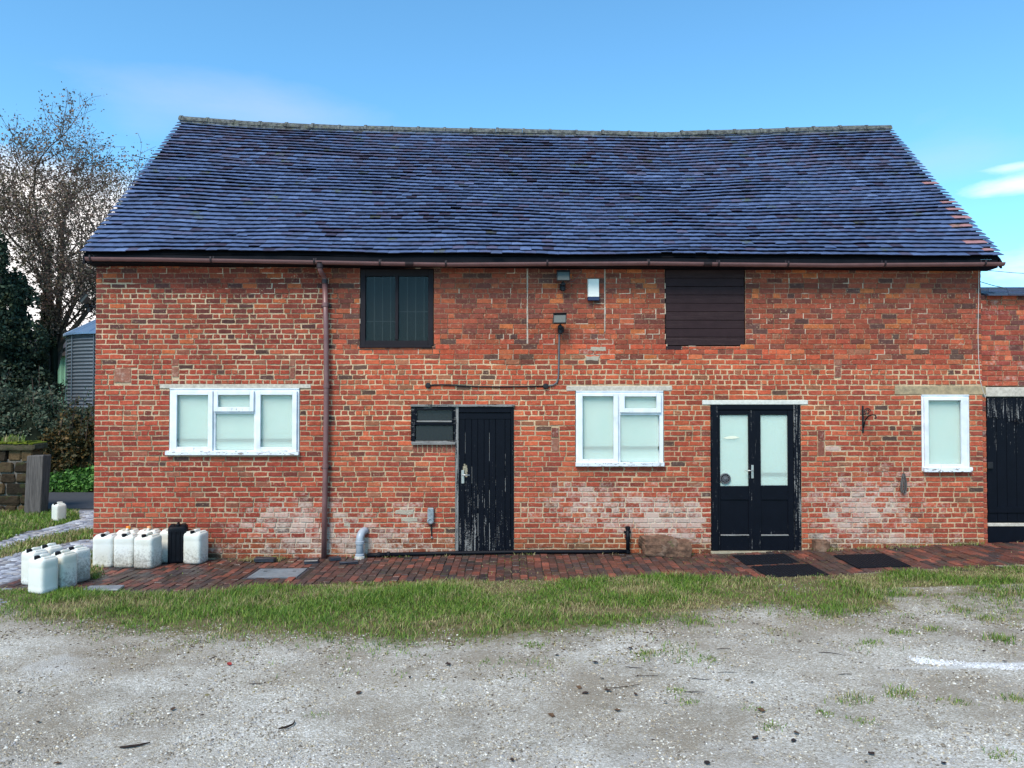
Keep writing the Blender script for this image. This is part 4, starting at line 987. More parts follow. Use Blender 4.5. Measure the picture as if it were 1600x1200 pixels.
# broken masonry lumps at the foot of the wall
def rock(name, c, s, seed, mat, sub_=3, parent=None, flat=.5, amp=.22):
    import bmesh
    bm = bmesh.new(); bmesh.ops.create_cube(bm, size=1.0); bmesh.ops.subdivide_edges(bm, edges=bm.edges[:], cuts=5, use_grid_fill=True)
    for v in bm.verts:
        q = v.co*1.0; r_ = q.normalized()*.62; q = q.lerp(r_, .22)
        n1_ = float(fbm(q.x*2.2+seed, q.z*2.2+q.y*1.7, seed, 3))-.5; q = q*(1+n1_*amp*2); v.co = Vector((q.x*s[0], q.y*s[1], q.z*s[2]))
    me = bpy.data.meshes.new(name); bm.to_mesh(me); bm.free(); o_ = bpy.data.objects.new(name, me); o_.location = c
    finish(o_, mat, parent); return o_
for a, b, s, lab in ((1030, 860, (.52, .26, .29), 'large broken lump of masonry at the foot of the wall left of the double door'), (1063, 862, (.28, .22, .23), 'smaller broken stone beside the large lump left of the double door')):
    p = wp(a, b, -.17); g_ = float(gz(p.x, -.17)); o = rock('masonry_block', (p.x, -.17, g_+s[2]*.45), s, a, M['old_stone']); tag(o, lab, 'stone')
p = wp(1284, 862, -.10); o = rock('foot_stone', (p.x, -.08, float(gz(p.x, -.1))+.05), (.22, .14, .20), 9, M['old_stone']); tag(o, 'small mossy stone at the foot of the wall right of the double door', 'stone')
# overhead wires
for nm, (a, b), (c, d), Y0, Y1, lab in (('overhead_wire', (1520, 436), (1640, 452), 8, 7, 'lower dark overhead wire crossing the sky above the outbuilding'), ('overhead_wire', (1500, 416), (1680, 428), 20, 18, 'upper faint overhead wire crossing the sky above the outbuilding'), ('overhead_wire', (206, 242), (300, 250), 16, 15, 'overhead wire crossing the sky between the tree and the roof')):
    A = wp(a, b, Y0); B = wp(c, d, Y1); pts = [A.lerp(B, t_)+Vector((0, 0, -.12*4*t_*(1-t_))) for t_ in (np.linspace(0, 1.6, 12) if a == 206 else np.linspace(-.3, 3, 18))]
    tag(MB().tube(pts, .010 if Y0 < 10 else .012, 5).build(nm, M['iron']), lab, 'wire')

# ------------------------------------------------------------------ ground
# outline of the brick path and of the verge, measured on the ground
PFX = [(120, 920), (200, 927), (300, 927), (400, 917), (500, 912), (600, 909), (750, 907), (900, 904), (1050, 898), (1200, 902), (1300, 898), (1400, 892), (1500, 886), (1600, 882)]
PF = [gp(a, b) for a, b in PFX]; PFp = [(q.x, q.y) for q in PF]
def path_front(x): return np.interp(x, [q[0] for q in PFp], [q[1] for q in PFp])
PXL = -6.55
VGX = [(-60, 948), (0, 962), (60, 975), (120, 984), (200, 999), (300, 1004), (400, 1006), (520, 1010), (640, 1016), (760, 1012), (900, 1000), (1000, 985), (1080, 968), (1150, 955), (1220, 955), (1300, 962), (1400, 958), (1500, 966), (1600, 985), (1700, 1000)]
VG = [gp(a, b) for a, b in VGX]
def verge_front(x): return np.interp(x, [q.x for q in VG], [q.y for q in VG])
def in_path(x, y): return (x > PXL) & (x < 11) & (y < .1) & (y > path_front(x))
def inside(x, y, poly):
    x = np.asarray(x); y = np.asarray(y); r_ = np.zeros(x.shape, bool); n = len(poly); j = n-1
    for i in range(n):
        xi, yi = poly[i]; xj, yj = poly[j]
        r_ ^= ((yi > y) != (yj > y)) & (x < (xj-xi)*(y-yi)/(yj-yi+1e-12)+xi); j = i
    return r_
def gpoly(l): return [(gp(a, b).x, gp(a, b).y) for a, b in l]
STRIP = gpoly([(-200, 905), (0, 873), (60, 858), (120, 845), (170, 840), (170, 826), (120, 830), (60, 842), (0, 858), (-200, 880)])
GRASSL = gpoly([(-300, 880), (0, 848), (40, 832), (90, 822), (125, 812), (122, 800), (95, 797), (80, 800), (0, 792), (-300, 792)])
CORNER = gpoly([(136, 905), (158, 905), (156, 858), (148, 858), (132, 875)])
def grassiness(x, y):
    """0..1 how thickly grass grows at a spot"""
    x = np.asarray(x, float); y = np.asarray(y, float)
    f = path_front(x); v = verge_front(x); nz = fbm(x*1.6, y*1.6, 77, 4); nf = fbm(x*6, y*6, 99, 3)
    e = (nz-.5)*1.3+(nf-.5)*.6
    a = np.clip((f-.02-y)/.10+(nf-.5)*1.6, 0, 1); b = np.clip((y-v+e*.9+.22)/1.15, 0, 1)**1.3
    g = a*b*np.clip(.55+1.5*(fbm(x*1.1+9, y*2.2, 123, 3)-.22), .45, 1)
    lt = gp(0, 935); g = g*np.clip((x-(-7.6+(-2.1-y)*.35))/.3+(nf-.5), 0, 1)
    # trodden ground below the mats
    c_ = gp(1250, 918); g = g*(1-.85*np.exp(-((x-c_.x)/.55)**2-((y-c_.y)/.45)**2))
    g = np.where((x > 4.2) & (y < -2.3), g*np.clip(.40+(nf-.5)*2.6+(nz-.5)*1.5, 0, 1)*.65, g)
    # thin outliers in front of the verge
    o_ = np.clip((fbm(x*3.1, y*3.1, 177, 4)-.56)*5, 0, 1)*np.clip((y-v+1.5)/1.5, 0, 1)*(y < f)*np.clip((x+3)/3, 0, 1)*.30
    g = np.maximum(g, o_)
    for poly, k in ((STRIP, .9), (GRASSL, 1.0), (CORNER, .9)): g = np.where(inside(x+(nf-.5)*.25, y+(nz-.5)*.3, poly), k, g)
    g = np.where((y > 0.0) & (x > PXL), 0, g)
    return g
xs = np.concatenate([[-900, -400, -180, -90, -50, -32], np.arange(-24, -13, .5), np.arange(-13, 10.5, .07), np.arange(11, 24, .8), [32, 50, 90, 180, 400, 900]])
ys = np.concatenate([[-400, -150, -60, -30, -20, -14], np.arange(-12, -8, .4), np.arange(-8, 1, .07), np.arange(1.2, 22, .25), [30, 50, 90, 180, 400, 900, 1800]])
X, Y = np.meshgrid(xs, ys); Z = gz(X, Y)
Z = np.where(in_path(X, Y), Z-.045, Z); Z = Z+np.where((~in_path(X, Y)) & (X > -7.5) & (Y < -.5), (fbm(X*5, Y*5, 8, 3)-.5)*.018, 0)
LANE = gpoly([(-400, 1010), (0, 945), (30, 925), (140, 905), (160, 860), (170, 800), (170, 797), (-400, 797)])
pf, vf = path_front(X), verge_front(X); band = np.clip((pf+.25-Y)/.2, 0, 1)*np.clip((Y-vf+.30)/.8, 0, 1)*(X > -7.6)*np.where(X > 4.2, .55, 1)
gr = grassiness(X, Y); gr = np.maximum(gr, band*.85); lane = inside(X, Y, LANE)
road = (Y > 5.1) & (Y < 8.2) & (X < -4); far = (Y > 8.2) | (X < -30) | (X > 30) | (Y < -60)
wt_ = np.exp(-((X-gp(1560, 1042).x)/1.05)**2-((Y-gp(1560, 1040).y-.06*(X-4))/.07)**2)*.8+.42*np.exp(-((X-gp(100, 1040).x)/.5)**2-((Y-gp(100, 1040).y)/.5)**2)+.42*np.clip((-5.0-Y)/2.2, 0, 1)
Cg = np.stack([np.where(far, 1, np.clip(gr*1.0, 0, 1)), np.where(lane & (gr < .3), 1, 0), np.clip(wt_, 0, 1), np.ones_like(X)], -1)
nx, ny = len(xs), len(ys); ii = (np.arange(ny-1)[:, None]*nx+np.arange(nx-1)[None, :]).ravel()
T = np.stack([ii, ii+1, ii+nx+1, ii+nx], -1)
np_mesh('gravel_yard', np.stack([X, Y, Z], -1).reshape(-1, 3), T, Cg.reshape(-1, 4), M['gravel'], kind='structure', k=4, smooth=True)
# tarmac road behind, its verge kerb-less
def sheet(name, poly_xy, dz, mat, kind='structure'):
    mb = MB(); mb.add([(x, y, float(gz(x, y))+dz) for x, y in poly_xy], [tuple(range(len(poly_xy)))]); o_ = mb.build(name, mat); o_['kind'] = kind; return o_
xr = np.linspace(-40, 20, 61); V = []
for x in xr: V += [(x, 5.2+.1*math.sin(x*.5), float(gz(x, 5.2))+.02), (x, 8.1, float(gz(x, 8.1))+.05)]
mb = MB(); mb.add(V, [(2*i, 2*i+2, 2*i+3, 2*i+1) for i in range(60)]); o = mb.build('road', M['asphalt']); o['kind'] = 'structure'
# brick path: each paver its own piece
pth = bpy.data.objects.new('brick_path', None); col.objects.link(pth); pth['kind'] = 'structure'
mb = MB(); xp = np.linspace(PXL, 10.9, 60); V = []
for x in xp: V += [(x, .0, float(gz(x, 0))-.012), (x, float(path_front(x))-.03, float(gz(x, path_front(x)))-.012)]
mb.add(V, [(2*i, 2*i+1, 2*i+3, 2*i+2) for i in range(59)]); mb.build('sand_bed', M['sand'], pth)
MATS = []
pav = []; PP = [((112, 66, 54), 5), ((94, 60, 52), 5), ((134, 76, 60), 2.4), ((74, 56, 52), 4), ((84, 66, 56), 3), ((62, 52, 52), 2)]
mh = gpoly([(384, 907), (412, 884.5), (470, 884.5), (458, 907)])
mhx = (min(q[0] for q in mh), max(q[0] for q in mh)); mhy = (min(q[1] for q in mh), max(q[1] for q in mh))
MHC = ((mhx[0]+mhx[1])/2, (mhy[0]+mhy[1])/2); MHS = (.33, .27); 
x = PXL; ci = 0
while x < 10.8:
    w1 = random.uniform(.098, .108); y = -.012-(ci % 2)*.11
    if ci % 2: segs = [(-.012, -.115)]; y = -.12
    else: segs = []
    yf = float(path_front(x+w1/2))+random.uniform(-.12, .04)
    while y > yf: segs.append((y, y-.212-random.uniform(-.004, .004))); y -= .220
    for a, b in segs:
        cx_, cy_ = x+w1/2, (a+b)/2
        if abs(cx_-MHC[0]) < MHS[0]+.06 and abs(cy_-MHC[1]) < MHS[1]+.08: continue
        dz = random.gauss(0, .0035); tx, ty = random.gauss(0, .012), random.gauss(0, .008); dxr = random.uniform(-.006, .006)+.15*0
        sk = (-.07*(a+b)/2 if cx_ < -2.2 else 0)
        mbx = MB(); c4 = np.array(random.choices([q[0] for q in PP], [q[1] for q in PP])[0], float)*random.uniform(.85, 1.12)
        z0 = float(gz(cx_, cy_))
        mbx.box((x+.003, b+.003, -.04), (x+w1-.003, a-.003, .0), .005, lin(*c4)+(0,), 0, jit=.0025)
        mbx.v = [(vx+dxr, vy, vz+z0+dz+(vx-cx_)*(tx+.0)+(vy-cy_)*ty+(float(gz(vx, vy))-z0)) for vx, vy, vz in mbx.v]
        pav.append((mbx.v, mbx.f, mbx.c, 0, (cx_, cy_), 0))
    x += w1+.002; ci += 1
order = sorted(range(len(pav)), key=lambda i: math.hypot(pav[i][4][0], pav[i][4][1]+D)); rest = MB()
for n_, i in enumerate(order):
    if n_ < 300: MB().add(pav[i][0], pav[i][1], pav[i][2]).build('paver', M['paver'], pth)
    else: rest.add(pav[i][0], pav[i][1], pav[i][2])
rest.build('paving', M['paver'], pth, origin=(0, 0, 0), kind='stuff')
# manhole cover
def drape(x0, y0, x1, y1, h, nx_=10, ny_=8, rz=0, base=.003, cx=None, cy=None):
    cx = (x0+x1)/2 if cx is None else cx; cy = (y0+y1)/2 if cy is None else cy; V = []
    for lev in (h, 0):
        for j in range(ny_+1):
            for i in range(nx_+1):
                a, b = (x0+(x1-x0)*i/nx_)-cx, (y0+(y1-y0)*j/ny_)-cy
                xx_, yy_ = cx+a*math.cos(rz)-b*math.sin(rz), cy+a*math.sin(rz)+b*math.cos(rz); V.append((xx_, yy_, float(gz(xx_, yy_))+base+lev))
    n = nx_+1; N_ = n*(ny_+1); Fs = []
    for j in range(ny_):
        for i in range(nx_): q = j*n+i; Fs += [(q, q+1, q+n+1, q+n), (N_+q+n, N_+q+n+1, N_+q+1, N_+q)]
    for i in range(nx_): Fs += [(i, N_+i, N_+i+1, i+1), (ny_*n+i+1, N_+ny_*n+i+1, N_+ny_*n+i, ny_*n+i)]
    for j in range(ny_): Fs += [(j*n+n, N_+j*n+n, N_+j*n, j*n), (j*n+nx_, N_+j*n+nx_, N_+j*n+n+nx_, j*n+n+nx_)]
    return V, Fs
t = thing('manhole_cover', 'grey rectangular manhole cover let into the brick path left of the downpipe', 'manhole cover', (MHC[0], MHC[1], float(gz(*MHC))))
V, Fs = drape(MHC[0]-MHS[0], MHC[1]-MHS[1], MHC[0]+MHS[0], MHC[1]+MHS[1], .012, base=-.01); MB().add(V, Fs).build('cover_plate', M['manhole'], t)
mb = MB(); zc_ = float(gz(*MHC))
for a in (-1, 1):
    mb.box((MHC[0]+a*(MHS[0]+.025)-.02, MHC[1]-MHS[1]-.045, zc_-.05), (MHC[0]+a*(MHS[0]+.025)+.02, MHC[1]+MHS[1]+.045, zc_+.001), .004)
    mb.box((MHC[0]-MHS[0]-.004, MHC[1]+a*(MHS[1]+.025)-.02, zc_-.05), (MHC[0]+MHS[0]+.004, MHC[1]+a*(MHS[1]+.025)+.02, zc_+.001), .004)
mb.build('cover_frame', M['slate'], t)
for a in (-.2, .2): MB().box((MHC[0]+a-.025, MHC[1]+.08, zc_+.001), (MHC[0]+a+.025, MHC[1]+.11, zc_+.006), .002).build('lifting_eye', M['iron'], t)
for k in range(7):
    yy_ = MHC[1]-MHS[1]+.05+k*.075; MB().box((MHC[0]-MHS[0]+.03, yy_-.004, zc_+.0005), (MHC[0]+MHS[0]-.03, yy_+.004, zc_+.0045), .001).build('rib', M['manhole'], t)
# rubber mats: slab with raised grid
def ribbed_mat(quad, label, rz, ribs=True):
    q = gpoly(quad); cx_, cy_ = sum(p[0] for p in q)/4, sum(p[1] for p in q)/4
    w_ = (abs(q[1][0]-q[0][0])+abs(q[2][0]-q[3][0]))/2; d_ = (abs(q[0][1]-q[3][1])+abs(q[1][1]-q[2][1]))/2
    t = thing('rubber_mat', label, 'mat', (cx_, cy_, float(gz(cx_, cy_))), 'rubber mats on the path')
    V, Fs = drape(cx_-w_/2, cy_-d_/2, cx_+w_/2, cy_+d_/2, .009, rz=rz, base=.004); MB().add(V, Fs).build('mat_base', M['rubber'], t)
    mb = MB(); n = int(w_/.045)
    for k in range(n):
        xx_ = cx_-w_/2+(k+.5)*w_/n; V, Fs = drape(xx_-.008, cy_-d_/2+.01, xx_+.008, cy_+d_/2-.01, .005, 1, 6, rz, .0135, cx_, cy_); mb.add(V, Fs)
    n2 = int(d_/.05)
    for k in range(n2):
        yy_ = cy_-d_/2+(k+.5)*d_/n2; V, Fs = drape(cx_-w_/2+.01, yy_-.008, cx_+w_/2-.01, yy_+.008, .004, 8, 1, rz, .0135, cx_, cy_); mb.add(V, Fs)
    mb.build('rib_grid', M['rubber'], t)
ribbed_mat([(1137, 868), (1228, 868), (1252, 881.5), (1168, 881.5)], 'black rubber mat lying against the threshold of the double door', 0)
ribbed_mat([(1165, 885), (1266, 884), (1297, 899), (1208, 903)], 'black rubber mat in front of the doorstep mat, edge in the grass', R(2))
ribbed_mat([(1299, 868), (1385, 867), (1422, 886), (1340, 888)], 'worn dark mat lying on the path right of the double door', R(-1))
# slab and slates lying by the wall
for a, b, s, rz, lab in ((162, 918, (.42, .20, .03), .1, 'flat grey stone slab at the left front corner of the path'), (414, 874, (.30, .12, .06), -.05, 'dark kerb brick lying by the wall left of the downpipe'), (487, 876, (.20, .14, .05), .1, 'dark brick lying at the foot of the downpipe'), (523, 872, (.16, .12, .05), .5, 'broken dark brick lying right of the downpipe'), (545, 877, (.26, .12, .035), .2, 'thin broken tile lying beside the grey soil pipe')):
    p = gp(a, b+4); mb = MB(); mb.box((-s[0]/2, -s[1]/2, 0), (s[0]/2, s[1]/2, s[2]), .008, (.3, .3, .3, 0), jit=.006)
    mb.v = [(x*math.cos(rz)-y*math.sin(rz)+p.x, x*math.sin(rz)+y*math.cos(rz)+min(p.y, -.1), z+float(gz(p.x, p.y))+.004) for x, y, z in mb.v]
    tag(mb.build('loose_brick' if b < 900 else 'stone_slab', M['manhole'] if b > 900 else M['slate']), lab, 'brick' if b < 900 else 'slab')

# ------------------------------------------------------------------ jerrycans
def jerry(loc, rz, label, group, h=.45, w=.285, d=.245, mat='can', cap=None, capcol='black_plastic', dirt=.3):
    t = thing('jerrycan', label, 'jerrycan', loc, group, rz)
    n = 20; vs = []; fs = []
    def ringp(hw, hd, z, r, cx=0):
        out_ = []
        for k in range(n):
            an = 2*math.pi*(k+.5)/n; c_, s_ = math.cos(an), math.sin(an); e = .32
            out_.append((cx+hw*math.copysign(abs(c_)**e, c_), hd*math.copysign(abs(s_)**e, s_), z))
        return out_
    W2, D2 = w/2, d/2
    lv = [(.80, .80, .0), (.94, .94, .006), (1, 1, .03), (1, 1, .06), (.985, .985, .075), (.99, .99, .10), (1.0, 1.0, .2), (1.0, 1.0, h-.13), (.985, .985, h-.118), (1, 1, h-.10), (1, 1, h-.05), (.97, .97, h-.025), (.88, .88, h-.008), (.7, .7, h)]
    for a, b, z in lv: vs += ringp(W2*a, D2*b, z, 0)
    m_ = len(lv)
    fs = [(i*n+k, i*n+(k+1) % n, (i+1)*n+(k+1) % n, (i+1)*n+k) for i in range(m_-1) for k in range(n)]+[tuple(range(n))[::-1], tuple(range((m_-1)*n, m_*n))]
    mb = MB(); mb.add(vs, fs, (1, 1, 1, 0), [max(-.3, dirt-.75*z) for _, _, z in vs])
    b_ = mb.build('body', M[mat], None, origin=(0, 0, 0), smooth=True); b_.parent = t; b_.location = (0, 0, 0)
    # grip: raised bar along the top with a hollow beside it, cap at the front
    mb = MB(); mb.tube([(-.0, D2*.62, h-.008), (0, D2*.55, h+.020), (0, -.02, h+.024), (0, -D2*.30, h+.020), (0, -D2*.40, h-.008)], [.02, .019, .018, .019, .02], 10, wv=-.2)
    g = mb.build('grip', M[mat], None, origin=(0, 0, 0), smooth=True); g.parent = t; g.location = (0, 0, 0)
    mb = MB(); 
    for sx_ in (-1, 1): mb.box((sx_*W2*.32, -D2*.62, h-.012), (sx_*W2*.80, D2*.70, h+.012), .011, (1, 1, 1, 0), -.2)
    g = mb.build('shoulder', M[mat], None, origin=(0, 0, 0), smooth=False); g.parent = t; g.location = (0, 0, 0)
    cx_ = W2*.0
    mb = MB(); mb.lathe((cx_, -D2*.68 if capcol == 'black_plastic' else 0, h-.012+(0 if capcol == 'black_plastic' else .03)), [(.032, 0), (.032, .036), (.028, .042), (.012, .042)], 16); c_ = mb.build('cap', M[capcol], None, origin=(0, 0, 0)); c_.parent = t; c_.location = (0, 0, 0)
    return t
def can_at(px, py, rz, label, group, **k):
    p = gp(px, py); z = float(gz(p.x, p.y)); return jerry((p.x, p.y, z), rz, label, group, **k)
GW = 'jerrycans standing in a row against the barn'; GF = 'jerrycans standing at the edge of the grass'
r0 = R(4)
can_at(165, 885, r0, 'white jerrycan, front left of the group by the barn corner', GW, dirt=.34)
can_at(198, 885, r0-.03, 'white jerrycan, front middle of the group by the barn corner', GW, dirt=.42)
can_at(231, 886, R(-6), 'muddy white jerrycan, rightmost at the front of the group by the barn corner', GW, dirt=.46, d=.30)
P_ = gp(165, 885); DYB = .30
for k, (dx_, cc, lab, cn) in enumerate(((.16, 'orange_cap', 'white jerrycan with orange cap in the back row by the barn corner', 0), (.47, 'peach_cap', 'white jerrycan with pale peach cap in the back row by the barn corner', 0), (.80, 'yellow_cap', 'white jerrycan with yellow cap in the back row by the barn corner', 0))):
    x_, y_ = P_.x+dx_, P_.y+DYB+.02; jerry((x_, y_, float(gz(x_, y_))), R(2), lab, GW, dirt=.36, capcol=cc, h=.46)
can_at(278, 878, R(20), 'tall black jerrycan with ribbed sides between the white ones', GW, h=.54, w=.27, d=.27, mat='black_plastic')
bpy.context.view_layer.update()
blk = [o_ for o_ in bpy.data.objects if o_.get('label', '').startswith('tall black jerrycan')][0]
for a in (-.09, -.03, .03, .09):
    o = MB().box((a-.008, -.143, .06), (a+.008, -.130, .47), .003).build('rib', M['black_plastic'], None, origin=(0, 0, 0)); o.parent = blk; o.location = (0, 0, 0)
can_at(306, 879, R(-8), 'white jerrycan standing right of the black one', GW, dirt=.40, w=.27, d=.28)
fr = R(-22)
can_at(67, 925, fr, 'nearest white jerrycan at the grass edge, pale body with a moulded line', GF, dirt=.22, w=.27, d=.24, h=.43)
can_at(99, 917, fr, 'white jerrycan right behind the nearest one at the grass edge', GF, dirt=.42, w=.24, d=.24, h=.43)
can_at(120, 908, fr, 'mud splashed white jerrycan, rightmost of the group at the grass edge', GF, dirt=.50, w=.24, d=.25, h=.43)
can_at(54, 912, fr, 'white jerrycan at the left back of the group at the grass edge', GF, dirt=.30, w=.25, d=.23, h=.43)
can_at(78, 904, fr, 'white jerrycan at the middle back of the group at the grass edge', GF, dirt=.30, w=.25, d=.23, h=.43)
can_at(92, 814, R(-35), 'small white jerrycan standing alone beside the gatepost', 'jerrycan by the gatepost', h=.34, w=.24, d=.20, dirt=.15)

# ------------------------------------------------------------------ grass, stones, debris
def blades(name, x, y, h0, cmix, seed, mat='grass', kind='stuff', zoff=0, wd=.0035, lean=.55):
    n = len(x); r = np.random.default_rng(seed)
    h = h0*r.uniform(.5, 1.3, n); an = r.uniform(0, 2*np.pi, n); le = h*r.uniform(.1, lean*1.6, n)
    z = gz(x, y)+zoff; ux, uy = np.cos(an), np.sin(an); pa = an+np.pi/2+r.uniform(-.5, .5, n); wx, wy = np.cos(pa)*wd*r.uniform(.7, 1.5, n), np.sin(pa)*wd
    b = np.stack([x, y, z-.005], -1)
    def off(k, f, hh): return b+np.stack([ux*le*k, uy*le*k, hh*h], -1)
    W = np.stack([wx, wy, np.zeros(n)], -1)
    V = np.stack([b-W, b+W, off(.35, 0, .55)-W*.8, off(.35, 0, .55)+W*.8, off(1, 0, .92)], 1)
    base = np.arange(n)[:, None]*5
    T = np.concatenate([base+np.array([[0, 1, 3]]), base+np.array([[0, 3, 2]]), base+np.array([[2, 3, 4]])], 1).reshape(-1, 3)
    green = np.array([lin(110, 142, 50), lin(92, 126, 46), lin(136, 158, 66), lin(78, 108, 42)]); straw = np.array([lin(182, 168, 122), lin(152, 134, 98), lin(160, 156, 100)])
    g = green[r.integers(0, 4, n)]; s = straw[r.integers(0, 3, n)]
    k = (r.uniform(0, 1, n) < cmix)[:, None]; c = np.where(k, s, g)*r.uniform(.75, 1.2, n)[:, None]
    c = np.concatenate([c, np.ones((n, 1))], 1)[:, None, :].repeat(5, 1)
    o_ = np_mesh(name, V.reshape(-1, 3), T, c.reshape(-1, 4), M[mat], kind=kind); return o_
def scatter(x0, x1, y0, y1, n, seed):
    r = np.random.default_rng(seed); return r.uniform(x0, x1, n), r.uniform(y0, y1, n), r.uniform(0, 1, n)
x, y, u = scatter(-9.2, 10, -5.6, -.9, 430000, 1)
g = grassiness(x, y); k = u < g*.98; x, y = x[k], y[k]; g = g[k]
cm = np.clip(.27+.22*np.clip((verge_front(x)+.7-y), 0, 1)+(fbm(x*1.4, y*2.2, 55, 4)-.5)*2.6, .05, .9); hh = .034+.062*np.clip((fbm(x*1.2, y*1.2, 66, 3)-.30)*2.2, 0, 1)*np.clip(g*1.6, .3, 1)
hh = hh*(1-.35*(cm > .6)); tag(blades('grass_verge', x, y, hh, cm, 11, lean=.85, wd=.003), 'rough grass verge with straw patches between the brick path and the gravel', 'grass')
x, y, u = scatter(-22, -5.5, -1.6, 5.2, 170000, 2)
ok = inside(x+(u-.5)*.2, y+(u-.5)*.2, STRIP) | inside(x, y, GRASSL) | inside(x+(u-.5)*.1, y, CORNER); x, y = x[ok], y[ok]
x = x[:60000]; y = y[:60000]
tag(blades('lane_grass', x, y, .085, np.clip(.25+(fbm(x, y, 51, 3)-.5)*2, .05, .8), 12, wd=.006), 'grass strips growing along the lane at the left', 'grass')
# separate tufts and small weeds in the gravel
tf = [(1345, 955, .10, 1), (1457, 984, .07, 1), (1562, 1000, .10, 0), (1545, 968, .09, 1), (1406, 1084, .08, 1), (1330, 1095, .08, 1), (1497, 1098, .05, 1), (1590, 1094, .07, 1), (1400, 988, .06, 0), (1360, 1005, .06, 0), (965, 965, .09, 1), (940, 975, .08, 0), (1010, 1022, .06, 1), (832, 1008, .06, 0), (1057, 1080, .04, 0), (1345, 1128, .04, 0), (1205, 1135, .035, 0), (1080, 1098, .035, 0), (512, 998, .08, 1), (1108, 1030, .05, 0), (1565, 1182, .05, 1), (1290, 1115, .035, 0), (1180, 1108, .035, 0), (495, 1118, .03, 0), (1500, 955, .1, 1)]
for i, (a, b, h_, st_) in enumerate(tf):
    p = gp(a, b); r = np.random.default_rng(i+50); n = int(50+h_*900); sr = .03+h_*.55; h_ *= .62
    o = blades('grass_tuft', p.x+r.normal(0, sr, n), p.y+r.normal(0, sr*.8, n), h_, .35 if st_ else .1, 100+i, kind=None, wd=.003, lean=.8)
    o.data.transform(Matrix.Translation(-p)); o.location = p
    TL = {0: 'grass tuft at the ragged edge of the verge in front of the right hand mats', 1: 'yellowish grass tuft above the left end of the white stone streak', 2: 'green tuft near the right edge just below the verge', 5: 'grass tuft among dark twigs right of centre', 7: 'low tuft close to the right edge below the white streak', 10: 'tuft in front of the verge below the riser of the waste pipe', 18: 'isolated tuft at the front left edge of the verge', 20: 'tuft in the bottom right corner of the yard'}
    tag(o, TL.get(i, 'small tuft of grass growing through the gravel'), 'grass tuft', 'grass tufts in the gravel')
# pebbles
def stones(name, x, y, s, cols, seed, mat, kind='stuff', flat=.6, zo=0, sq=1.0):
    n = len(x); r = np.random.default_rng(seed)
    B = np.array([(-1, -1, -1), (1, -1, -1), (1, 1, -1), (-1, 1, -1), (-.65, -.65, 1), (.65, -.65, 1), (.65, .65, 1), (-.65, .65, 1)], float)
    V = B[None]*r.uniform(.7, 1.25, (n, 8, 3)); V = V*np.stack([s*r.uniform(.8, 1.5, n)*sq, s*r.uniform(.6, 1.1, n), s*flat*r.uniform(.5, 1, n)], -1)[:, None]
    a = r.uniform(0, 2*np.pi, n) if sq == 1.0 else r.normal(.25, .08, n); ca, sa = np.cos(a)[:, None], np.sin(a)[:, None]
    V = np.stack([V[..., 0]*ca-V[..., 1]*sa, V[..., 0]*sa+V[..., 1]*ca, V[..., 2]], -1)+np.stack([x, y, gz(x, y)+zo], -1)[:, None]
    Fq = np.array([(4, 5, 6, 7), (0, 1, 5, 4), (1, 2, 6, 5), (2, 3, 7, 6), (3, 0, 4, 7)])
    T = (np.arange(n)[:, None, None]*8+Fq[None]).reshape(-1, 4)
    c = cols[r.integers(0, len(cols), n)]*r.uniform(.8, 1.15, n)[:, None]; c = np.concatenate([c, np.ones((n, 1))], 1)[:, None].repeat(8, 1)
    return np_mesh(name, V.reshape(-1, 3), T, c.reshape(-1, 4), M[mat], kind=kind, k=4)
r = np.random.default_rng(5); n = 95000
yy = -1.7-(r.uniform(0, 1, n)**.8)*6.2; xx = r.uniform(-1, 1, n)*((yy+D)*.70+.8)
k = (grassiness(xx, yy) < .35) & (yy < path_front(xx)-.05); xx, yy = xx[k], yy[k]
pc = np.array([lin(192, 186, 172), lin(166, 158, 144), lin(140, 132, 120), lin(208, 204, 194), lin(110, 102, 92), lin(150, 148, 146), lin(178, 164, 140), lin(128, 118, 102)])
tag(stones('gravel_stone', xx, yy, .003+.0065*r.uniform(0, 1, len(xx))**3, pc, 6, 'pebble'), 'loose pale limestone chippings scattered over the yard', 'gravel')
r = np.random.default_rng(15); n = 5200; xx = r.uniform(-7, 8, n); yy = verge_front(xx)-r.exponential(.55, n)+.25
k = (xx > -7) & (grassiness(xx, yy) < .6); xx, yy = xx[k], yy[k]
tag(stones('leaf_litter', xx, yy, .004+.010*r.uniform(0, 1, len(xx))**2, np.array([lin(84, 70, 54), lin(60, 50, 44), lin(104, 92, 66), lin(120, 112, 76)]), 16, 'pebble', flat=.3), 'crumbs of dead leaf, soil and straw along the front of the grass', 'litter')
p1, p2 = gp(1425, 1031), gp(1640, 1047); n = 1600; t_ = r.uniform(0, 1, n); xx = p1.x+(p2.x-p1.x)*t_; yy = p1.y+(p2.y-p1.y)*t_+r.normal(0, .035, n)
tag(stones('white_chippings', xx, yy, .004+.005*r.uniform(0, 1, n), np.array([lin(226, 226, 226), lin(206, 204, 204)]), 8, 'pebble'), 'streak of crushed white stone across the gravel at the right', 'gravel')
